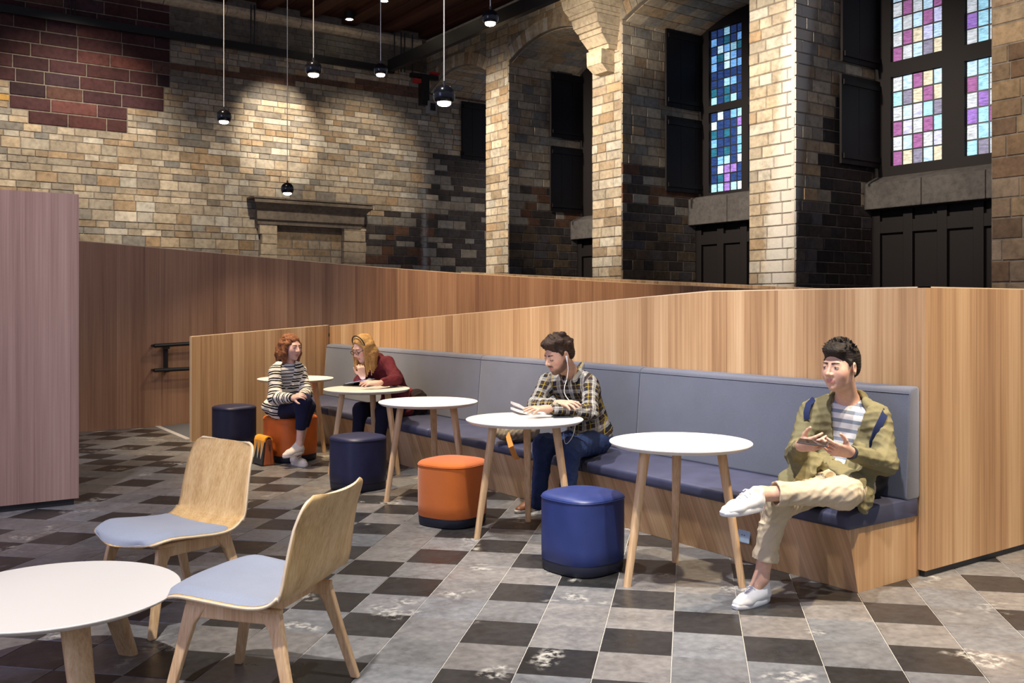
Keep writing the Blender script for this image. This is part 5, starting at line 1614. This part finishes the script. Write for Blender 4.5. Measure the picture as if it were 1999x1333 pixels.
# ------------------------------------------------------------------ blonde woman in burgundy at the tablet
def woman_burgundy():
    cv = lambda x, d, z: (CY * x + SY * d, -SY * x + CY * d, z)
    pel = D(772, 792, 8.90); mid = D(768, 758, 8.92); neck = D(738, 706, 8.72)
    shL, elL, wrL = D(758, 708, 8.62), D(772, 741, 8.44), D(738, 748, 8.22)
    shR, elR, wrR = D(716, 716, 8.84), D(702, 745, 8.70), D(708, 734, 8.52)
    hpL, knL, anL = D(778, 800, 8.85), D(748, 803, 8.42), D(738, 885, 8.45)
    hpR, knR, anR = D(760, 798, 8.95), D(704, 800, 8.62), D(694, 882, 8.62)
    root = person((pel.x, pel.y, 0), 'blonde woman in burgundy sweater and glasses bent over a tablet')
    fw = cv(-.6, -.8, 0)
    hf = Frame(D(709, 679, 8.62), cv(-.66, -.68, -.44), (0, 0, 1), 1.03)
    SK = (.68, .44, .35)
    dL = D(704, 746, 8.16) - wrL; dR = D(706, 724, 8.50) - wrR
    body = head_prims(hf, True) + [Cap(hf.p(0, -.022, -.05), V3(neck), .046, .050, .03)]
    body += build_torso(pel, mid, neck, shL, shR, fw, -.022, .9)
    body += limb(shL, elL, wrL, .038, .030, .022) + limb(shR, elR, wrR, .038, .030, .022) + limb(hpL, knL, anL, .062, .044, .032) + limb(hpR, knR, anR, .062, .044, .032)
    body += hand_prims(V3(wrL), dL, cv(.1, -.4, .9), 1, (.2, .25, .3, .35), .96, .2) + hand_prims(V3(wrR), dR, cv(.35, -.9, .0), -1, (1.0, 1.05, 1.1, 1.1), .92, 1.6)
    soft_obj('body', body, .0042, M['skin'], root, 2, skin=SK, paint=head_paint(hf, (.55, .22, .20), (.20, .11, .05), None, look_down=True, blush=(.66, .34, .30)))
    sw = build_torso(pel, mid, neck, shL, shR, fw, .010, .92) + limb(shL, elL, lerp(elL, wrL, .72), .060, .052, .040, .04) + limb(shR, elR, lerp(elR, wrR, .8), .058, .050, .040, .04)
    sw += [Ell(V3(pel) + np.array((0, 0, -.03)), (unit(V3(shL) - V3(shR)), fw, (0, 0, 1)), (.18, .145, .10), .05)]
    nk = V3(neck); sw += [Cap(nk - V3(fw) * .02, nk + np.array((0, 0, .03)), .062, .058, .03)]
    soft_obj('sweater', sw, .0065, cloth('burgundy_knit', (.105, .014, .022), .25, 300), root, 2, .005, 50, 8)
    nv = cloth('navy_trousers', (.010, .011, .028), .2, 300)
    side = unit(V3(shL) - V3(shR))
    soft_obj('trousers', [Ell(V3(pel), (side, unit(np.cross(side, (0, 0, 1))), (0, 0, 1)), (.165, .125, .10), .05)] + limb(hpL, knL, anL, .082, .064, .044, .05) + limb(hpR, knR, anR, .082, .064, .044, .05), .008, nv, root, 2, .003, 30, 3)
    bk = plain('black_shoe', (.015, .015, .017), .5)
    for an, dx in ((anL, -10), (anR, -10)):
        p = to_px(an); g = G(p[0] + 6, HY + F * H / p[2]); g2 = V3(g) + .245 * unit(cv(-.75, -.66, 0))
        shoe(root, g, g2, (0, 0, 1), bk, bk)
    A = hf.ax(); s = hf.s; P = hf.p
    hp = [Ell(P(0, -.018, .042), A, (.079 * s, .097 * s, .080 * s), .02)]
    for sx in (1, -1):
        for (x, f, u, r) in ((.072, .028, -.02, .020), (.076, -.02, -.03, .030), (.06, -.055, -.03, .034)):
            a = P(sx * x, f, u + .05); b = P(sx * (x + .004), f, u - .03)
            hp.append(Cap(a, b, r * .9, r, .03))
            hp.append(Cap(b, b + np.array((0, 0, -.13)) + V3(fw) * (.02 if f > 0 else -.01), r, r * .55, .03))
            for q in range(4):
                o_ = (q - 1.5) * .012
                hp.append(Cap(V3(a) + hf.f * o_ + hf.x * sx * .012, V3(b) + hf.f * o_ * 1.2 + np.array((0, 0, -.14 - .015 * q)) + hf.x * sx * .008, .009, .006, .008))
    hp += [Ell(P(0, -.07, -.04), A, (.062 * s, .04 * s, .07 * s), .03), Ell(P(0, .108, .012), A, (.068 * s, .066 * s, .082 * s), .006, True), Cap(P(0, .10, -.02), P(0, .12, -.15), .05, .05, .01, cut=True)]
    soft_obj('hair', hp, .005, hair_mat('hair_blonde', (.26, .12, .035), (.62, .38, .14)), root, 1, .0022, 70, 2)
    band = [P(.083 * math.cos(a), .030 + .0 * a, .047 + .083 * math.sin(a)) for a in [math.pi * k / 14 for k in range(15)]]
    o = MB().tube(band, .0055, 8).build('hair_band', plain('black_band', (.012, .01, .01), .5), root); o.matrix_parent_inverse = Matrix.Translation(-Vector(root.location))
    gl = plain('glasses_frame', (.03, .015, .025), .3)
    for sx in (1, -1):
        c = P(sx * .033, .101, .0)
        ring = [V3(c) + s * (hf.x * .024 * math.cos(a) + hf.u * .018 * math.sin(a)) for a in [2 * math.pi * k / 20 for k in range(21)]]
        o = MB().tube(ring, .0022, 6).build('glasses_rim', gl, root); o.matrix_parent_inverse = Matrix.Translation(-Vector(root.location))
        o = MB().tube([P(sx * .057, .100, .004), P(sx * .076, .0, .006)], .0022, 6).build('glasses_temple', gl, root); o.matrix_parent_inverse = Matrix.Translation(-Vector(root.location))
    o = MB().tube([P(-.010, .103, .004), P(.010, .103, .004)], .0022, 6).build('glasses_bridge', gl, root); o.matrix_parent_inverse = Matrix.Translation(-Vector(root.location))
    return root
WB = woman_burgundy()

# ------------------------------------------------------------------ woman in stripes on the orange stool
def woman_stripes():
    cv = lambda x, d, z: (CY * x + SY * d, -SY * x + CY * d, z)
    pel = D(556, 797, 8.84); mid = D(555, 760, 8.84); neck = D(561, 712, 8.80)
    shR, elR, wrR = D(538, 725, 8.66), D(537, 777, 8.56), D(572, 777, 8.42)
    shL, elL, wrL = D(586, 725, 8.92), D(598, 768, 8.80), D(588, 774, 8.56)
    hpR, knR, anR = D(552, 803, 8.78), D(592, 784, 8.46), D(584, 866, 8.52)
    hpL, knL, anL = D(562, 803, 8.90), D(600, 794, 8.58), D(582, 884, 8.62)
    root = person((pel.x, pel.y, 0), 'woman in black and white striped cardigan sitting on the orange stool')
    fw = cv(.42, -.9, 0)
    hf = Frame(D(568, 677, 8.78), cv(.80, -.58, -.10), (0, 0, 1), 1.03)
    SK = (.68, .44, .36)
    dR = D(590, 769, 8.36) - wrR; dL = D(580, 768, 8.38) - wrL
    body = head_prims(hf, True) + [Cap(hf.p(0, -.022, -.05), V3(neck), .046, .050, .03)]
    body += build_torso(pel, mid, neck, shL, shR, fw, -.022, .9)
    body += limb(shL, elL, wrL, .038, .030, .022) + limb(shR, elR, wrR, .038, .030, .022) + limb(hpL, knL, anL, .062, .044, .028) + limb(hpR, knR, anR, .062, .044, .028)
    body += [Cap(anR, V3(anR) + np.array((0, 0, -.02)), .03, .028, .02), Cap(anL, V3(anL) + np.array((0, 0, -.04)), .03, .03, .02)]
    body += hand_prims(V3(wrR), dR, cv(-.1, -.7, .7), 1, (.5, .55, .6, .65), .94, .2) + hand_prims(V3(wrL), dL, cv(.3, -.6, .7), -1, (.6, .65, .7, .7), .94, .2)
    soft_obj('body', body, .0042, M['skin'], root, 2, skin=SK, paint=head_paint(hf, (.52, .20, .19), (.12, .06, .03), None, (.06, .05, .04), blush=(.66, .33, .29)))
    pat = [(pel, neck, .13, V3(shL) - V3(shR), 'flat'), (shL, elL, .06, fw, 'round'), (elL, wrL, .05, (0, 0, 1), 'round'), (shR, elR, .06, fw, 'round'), (elR, wrR, .05, (0, 0, 1), 'round')]
    stp = stripe_mat('striped_knit', [(.0, .22, (.015, .015, .02)), (.36, .56, (.02, .02, .025))], (.72, .68, .62), .062, 0, .014)
    tee = stripe_mat('striped_top', [(.0, .30, (.02, .025, .045))], (.60, .60, .62), .030, 0, .0)
    soft_obj('top', build_torso(pel, mid, neck, shL, shR, fw, -.004, .9) + [Half(V3(neck) + np.array((0, 0, .02)), (0, 0, 1))], .008, tee, root, 2, pattern=pat[:1])
    cg = build_torso(pel, mid, neck, shL, shR, fw, .020, .92) + limb(shL, elL, lerp(elL, wrL, .8), .064, .056, .044, .04) + limb(shR, elR, lerp(elR, wrR, .84), .066, .062, .048, .04)
    side = unit(V3(shL) - V3(shR))
    cg += [Ell(V3(pel) + np.array((0, 0, .02)) - V3(fw) * .01, (side, fw, (0, 0, 1)), (.160, .125, .10), .04)]
    nk = V3(neck)
    cg += [Cap(nk - side * .07 - V3(fw) * .05 + np.array((0, 0, .02)), nk + side * .07 - V3(fw) * .05 + np.array((0, 0, .02)), .042, k=.03), Cap(nk - side * .085 + np.array((0, 0, .0)), nk - side * .05 + V3(fw) * .10 + np.array((0, 0, -.06)), .03, .022, .02), Cap(nk + side * .085, nk + side * .05 + V3(fw) * .10 + np.array((0, 0, -.06)), .03, .022, .02)]
    cg += [Cap(nk + V3(fw) * .14 + np.array((0, 0, .0)), V3(pel) + V3(fw) * .20 + np.array((0, 0, .05)), .085, .075, .004, cut=True), Cap(hf.p(0, -.02, -.06), nk + V3(fw) * .05, .058, .058, .003, cut=True), Half(nk + np.array((0, 0, .06)), (0, 0, 1), nk - .16, nk + .16)]
    soft_obj('cardigan', cg, .0065, stp, root, 2, .006, 46, 10, pattern=pat)
    nv = cloth('navy_leggings', (.012, .014, .045), .2, 300)
    cR, cL = lerp(knR, anR, .66), lerp(knL, anL, .7)
    dr, dl = unit(V3(anR) - V3(knR)), unit(V3(anL) - V3(knL))
    soft_obj('leggings', [Ell(V3(pel), (side, fw, (0, 0, 1)), (.150, .115, .09), .05)] + limb(hpL, knL, cL, .078, .066, .046, .05) + limb(hpR, knR, cR, .084, .070, .048, .05) + [Half(cR, dr, cR - .1, cR + .1)], .0065, nv, root, 2, .003, 30, 3)
    cw = cloth('cream_canvas', (.66, .60, .53), .08, 400); cs = plain('cream_rubber', (.62, .57, .50), .6)
    shoe(root, G(570, 906), V3(G(570, 906)) + .235 * unit(cv(.72, -.69, 0)), (0, 0, 1), cw, cs, plain('dark_strap', (.12, .10, .10), .6), .02, .036)
    h2 = D(593, 884, 8.56)
    shoe(root, h2, V3(h2) + .21 * unit(cv(-.70, -.66, -.12)), (0.1, 0, 1), cw, cs, None, .02, .036)
    A = hf.ax(); s = hf.s; P = hf.p; rr = random.Random(9)
    hp = [Ell(P(0, -.020, .044), A, (.082 * s, .100 * s, .080 * s), .02), Ell(P(0, -.07, -.03), A, (.078 * s, .050 * s, .085 * s), .03)]
    for sx in (1, -1):
        for k in range(9):
            f0 = .035 - .014 * k; x = .070 + .010 * math.sin(k * 1.3)
            a = P(sx * x, f0, .03); b = P(sx * (x + .012), f0 - .012, -.055 - .012 * (k % 3)); c = P(sx * (x + .004), f0 - .006, -.125 - .016 * (k % 4))
            hp += [Cap(a, b, .018, .021, .02), Cap(b, c, .021, .013, .015)]
    for k in range(7):
        x = -.06 + .02 * k
        hp += [Cap(P(x, -.085, 0), P(x * 1.1, -.10, -.08), .026, .024, .02), Cap(P(x * 1.1, -.10, -.08), P(x, -.085, -.145), .024, .014, .015)]
    hp += [Ell(P(0, .105, -.004), A, (.066 * s, .060 * s, .072 * s), .006, True), Cap(P(0, .10, -.03), P(0, .10, -.16), .055, .06, .01, cut=True)]
    soft_obj('hair', hp, .005, hair_mat('hair_auburn', (.060, .020, .010), (.30, .12, .05)), root, 1, .006, 60, 7)
    return root
WS = woman_stripes()

# ------------------------------------------------------------------ small things
def cvv(x, d, z): return Vector((CY * x + SY * d, -SY * x + CY * d, z))
def oriented(o, origin, xa, ya):
    """place an object so that its local x and y follow the given directions"""
    xa = Vector(xa).normalized(); za = xa.cross(Vector(ya)).normalized(); ya = za.cross(xa)
    m = Matrix((xa, ya, za)).transposed().to_4x4(); m.translation = Vector(origin); o.matrix_world = m
    return o
# phone in the hands of the man in olive
ph = empty('smartphone', (0, 0, 0), 0, 'dark smartphone held in both hands by the man in olive', 'phone')
MB().box((-.070, -.034, -.004), (.070, .034, .004)).build('case', plain('phone_case', (.05, .045, .045), .4), ph, bevel=.0035)
MB().box((-.064, -.031, .004), (.064, .031, .0046)).build('screen', plain('phone_glass', (.01, .01, .012), .1), ph)
oriented(ph, D(1587, 864, 4.53), cvv(.9, -.42, -.08), cvv(.40, .90, .14))
# backpack behind the man in olive: body leaning on the bench back, strap over his shoulder
bpk = empty('backpack', D(1712, 930, 5.06), 0, 'navy backpack behind the man in olive, its strap over his shoulder', 'backpack')
nvy = cloth('navy_nylon', (.016, .024, .075), .2, 500); dk = cloth('black_nylon', (.012, .012, .016), .2, 500)
a_ = Vector((CXw - .20, D(1690, 930, 5.12).y, ST + .06))
soft_obj('pack', [Ell(a_ + Vector((0, .02, .12)), ((1, 0, 0), (0, 1, 0), (0, 0, 1)), (.095, .17, .20), .03), Ell(a_ + Vector((-.04, .02, .02)), ((1, 0, 0), (0, 1, 0), (0, 0, 1)), (.07, .14, .09), .03)], .008, dk, bpk, 2, .003, 40, 2)
sp_ = [D(1722, 792, 5.02), D(1729, 800, 4.90), D(1724, 815, 4.845), D(1712, 838, 4.838), D(1703, 862, 4.85), D(1702, 885, 4.89)]
def strap(name, pts, w, th, mat, par, nrm_hint):
    rs = []
    for i, q in enumerate(pts):
        t = (Vector(pts[min(i + 1, len(pts) - 1)]) - Vector(pts[max(i - 1, 0)])).normalized()
        n_ = Vector(nrm_hint); n_ = (n_ - n_.dot(t) * t).normalized(); b_ = t.cross(n_)
        q = Vector(q)
        rs.append([q + b_ * w / 2 + n_ * th / 2, q - b_ * w / 2 + n_ * th / 2, q - b_ * w / 2 - n_ * th / 2, q + b_ * w / 2 - n_ * th / 2])
    o = MB().rings(rs).build(name, mat, None, auto=.9)
    return kid(o, par)
strap('shoulder_strap', sp_, .034, .008, nvy, bpk, cvv(.25, -.85, .4))
strap('shoulder_strap', [D(1590, 778, 5.09), D(1578, 790, 5.01), D(1574, 806, 4.985), D(1575, 818, 4.985)], .030, .008, nvy, bpk, cvv(-.3, -.85, .4))
# things on the book table
tb = TAB[1]
bk_ = empty('open_book', D(1040, 803, 6.0), 0, 'open white book on the second cafe table', 'book')
paper = plain('book_paper', (.80, .77, .72), .7, grain=.05)
c_ = G(1046, 806, TZ); ex = cvv(.96, .28, 0); ey = cvv(-.28, .96, 0)
def page_leaf(sgn, lift, name):
    n = 9; v = []; f = []
    for side_ in (0, 1):
        for i in range(n):
            t = i / (n - 1); xx = sgn * .145 * t; zz = .011 + lift * t * t + .007 * math.sin(t * math.pi)
            if side_: zz = .001 + max(0, lift * t * t - .006)
            for yy in (-.105, .105): v.append(c_ + ex * xx * (1 - .15 * lift * t) + ey * yy + Vector((0, 0, zz)))
    for i in range(n - 1):
        f.append((2 * i, 2 * i + 2, 2 * i + 3, 2 * i + 1)); m_ = 2 * n; f.append((m_ + 2 * i + 1, m_ + 2 * i + 3, m_ + 2 * i + 2, m_ + 2 * i))
        f.append((2 * i, m_ + 2 * i, m_ + 2 * i + 2, 2 * i + 2)); f.append((2 * i + 1, 2 * i + 3, m_ + 2 * i + 3, m_ + 2 * i + 1))
    f.append((2 * n - 2, 4 * n - 2, 4 * n - 1, 2 * n - 1))
    return kid(mesh_obj(name, v, f, paper, None, False), bk_)
page_leaf(1, .0, 'pages'); page_leaf(-1, .022, 'pages'); page_leaf(-1, .062, 'lifted_page')
p2 = empty('smartphone', (0, 0, 0), 0, 'smartphone lying on the second cafe table beside the book', 'phone')
MB().box((-.065, -.033, 0), (.065, .033, .008)).build('case', plain('phone_dark', (.03, .035, .04), .3), p2, bevel=.003)
MB().box((-.06, -.030, .008), (.06, .030, .0086)).build('screen', plain('phone_dark_glass', (.012, .014, .02), .1), p2)
oriented(p2, G(1098, 815, TZ) + Vector((0, 0, .0005)), cvv(.97, .2, 0), cvv(-.2, .97, 0))
# white earphones of the man in plaid
ep = empty('earphones', MP_h.p(.075, 0, -.01), 0, 'white wired earphones worn by the man in plaid', 'earphones')
ew = plain('earphone_white', (.80, .80, .80), .4)
e0 = Vector(MP_h.p(.081, .004, -.012))
kid(MB().tube([e0 + Vector((0, 0, .008)), e0, Vector(MP_h.p(.083, .010, -.042))], [.008, .0075, .0038], 10).build('earbud', ew), ep)
wire = [Vector(MP_h.p(.083, .010, -.040)), D(1109, 722, 6.27), D(1106, 742, 6.27), D(1102, 756, 6.235), D(1104, 772, 6.22), D(1125, 800, 6.14), D(1124, 825, 6.2), D(1117, 853, 6.12), D(1104, 866, 6.16), D(1100, 845, 6.25)]
def smooth_path(pts, n=6):
    out = []
    for i in range(len(pts) - 1):
        a, b, c, d = pts[max(i - 1, 0)], pts[i], pts[i + 1], pts[min(i + 2, len(pts) - 1)]
        for k in range(n):
            u = k / n; out.append(.5 * ((2 * b) + (c - a) * u + (2 * a - 5 * b + 4 * c - d) * u * u + (3 * b - a - 3 * c + d) * u ** 3))
    return out + [pts[-1]]
kid(MB().tube(smooth_path(wire), .0022, 6).build('wire', ew), ep)
# canvas bag on the bench beside him
kb_ = empty('canvas_bag', D(1012, 850, 7.2), 0, 'khaki canvas bag with an orange strap on the bench beside the man in plaid', 'bag')
bc = D(1016, 842, 7.25)
soft_obj('bag_body', [Ell(Vector((bc.x, bc.y, ST + .10)), ((1, 0, 0), (0, 1, 0), (0, 0, 1)), (.15, .15, .095), .03), Ell(Vector((bc.x - .12, bc.y + .02, ST + .09)), ((1, 0, 0), (0, 1, 0), (0, 0, 1)), (.09, .11, .065), .03)], .007, cloth('khaki_canvas', (.24, .19, .12), .5, 60), kb_, 2, .008, 50, 3)
strap('bag_strap', [D(991, 848, 7.02), D(993, 856, 6.92), D(998, 872, 6.86), D(1004, 888, 6.88), D(1010, 896, 6.92)], .040, .006, plain('orange_webbing', (.62, .26, .05), .7), kb_, cvv(-.4, -.9, .1))
# tablet in a folding case on the fourth table
tbt = empty('tablet', (0, 0, 0), 0, 'tablet in a black folding case on the table before the blonde woman', 'tablet')
tcn = G(703, 753, TZ)
cs_ = plain('tablet_case', (.012, .012, .014), .45)
MB().hexa([(-.125, -.09, .0), (.125, -.09, .0), (.125, .09, .0), (-.125, .09, .0), (-.125, -.09, .008), (.125, -.09, .008), (.125, .09, .008), (-.125, .09, .008)]).build('case_base', cs_, tbt, bevel=.003)
MB().hexa([(-.12, -.085, .010), (.115, -.085, .052), (.115, .085, .052), (-.12, .085, .010), (-.12, -.085, .018), (.113, -.085, .060), (.113, .085, .060), (-.12, .085, .018)]).build('case_cover', cs_, tbt, bevel=.003)
MB().hexa([(-.11, -.075, .0205), (.103, -.075, .0595), (.103, .075, .0595), (-.11, .075, .0205), (-.11, -.075, .0212), (.103, -.075, .0602), (.103, .075, .0602), (-.11, .075, .0212)]).build('screen', emis('tablet_screen', (.75, .82, 1.0), 1.6), tbt)
oriented(tbt, (tcn.x, tcn.y, TZ + .0006), cvv(.93, -.36, 0), cvv(.36, .93, 0))
# red and black jacket behind the blonde woman
jk = empty('folded_jacket', D(803, 770, 8.9), 0, 'dark red and black jacket lying on the bench behind the blonde woman', 'jacket')
j0 = D(803, 780, 8.95)
soft_obj('jacket_body', [Ell(Vector((4.42, j0.y, ST + .13)), ((1, 0, 0), (0, 1, 0), (0, 0, 1)), (.12, .11, .14), .03)], .008, cloth('black_jacket', (.02, .012, .016), .3, 200), jk, 2, .010, 40, 6)
soft_obj('jacket_lining', [Ell(Vector((4.36, j0.y + .06, ST + .22)), ((1, 0, 0), (0, 1, 0), (0, 0, 1)), (.07, .07, .06), .03), Ell(Vector((4.32, j0.y + .10, ST + .10)), ((1, 0, 0), (0, 1, 0), (0, 0, 1)), (.06, .06, .10), .03)], .008, cloth('red_lining', (.16, .010, .016), .3, 200), jk, 2, .008, 50, 8)
# satchel on the floor
sa_ = empty('satchel', (0, 0, 0), 0, 'small satchel with yellow and black zigzag flap on the floor by the orange stool', 'bag')
lt_br = leather('satchel_leather', (.30, .075, .022), .45); yl = leather('satchel_yellow', (.70, .30, .03), .45); blk_ = leather('satchel_black', (.02, .022, .025), .5); crm = leather('satchel_cream', (.70, .58, .40), .5)
MB().hexa([(-.095, -.05, 0), (.095, -.05, 0), (.095, .05, 0), (-.095, .05, 0), (-.09, -.028, .215), (.09, -.028, .215), (.09, .028, .215), (-.09, .028, .215)]).build('bag_body', lt_br, sa_, bevel=.012)
MB().hexa([(-.10, -.066, .01), (.10, -.066, .01), (.10, -.056, .012), (-.10, -.056, .012), (-.095, -.042, .20), (.095, -.042, .20), (.095, -.032, .20), (-.095, -.032, .20)]).build('front_flap', blk_, sa_, bevel=.003)
fl = MB(); prof_ = [(-.0435, .195), (-.036, .222), (-.012, .236), (.014, .232), (.030, .205)]
rs_ = []
for (yy, zz) in prof_: rs_.append([(-.098, yy, zz), (.098, yy, zz), (.098, yy * .8, zz - .008), (-.098, yy * .8, zz - .008)])
fl.rings(rs_).build('top_flap', yl, sa_, auto=.8)
def fpt(x, z, off): return (x, -.066 + (z - .01) / .19 * .024 - off, z)
for k in range(3):
    x0 = -.098 + k * .0653; x1 = x0 + .0653; xm = (x0 + x1) / 2
    for off, g_, mt_ in ((.0025, .0, crm), (.005, .012, yl)):
        pts_ = [(x0 + g_ * .45, .20), (x1 - g_ * .45, .20), (xm, .055 + g_ * 3.2)]
        MB().rings([[fpt(x, z, -.001) for x, z in pts_], [fpt(x, z, off) for x, z in pts_]]).build('zigzag_inlay', mt_, sa_)
MB().tube([(.092, .0, .20), (.102, .0, .17), (.104, .0, .12)], .006, 8).build('buckle_tab', blk_, sa_)
gs = G(516, 906)
oriented(sa_, (gs.x, gs.y, 0.0), cvv(.62, -.79, 0), cvv(.79, .62, 0))
sa_.scale = (1.12, 1.12, 1.12)
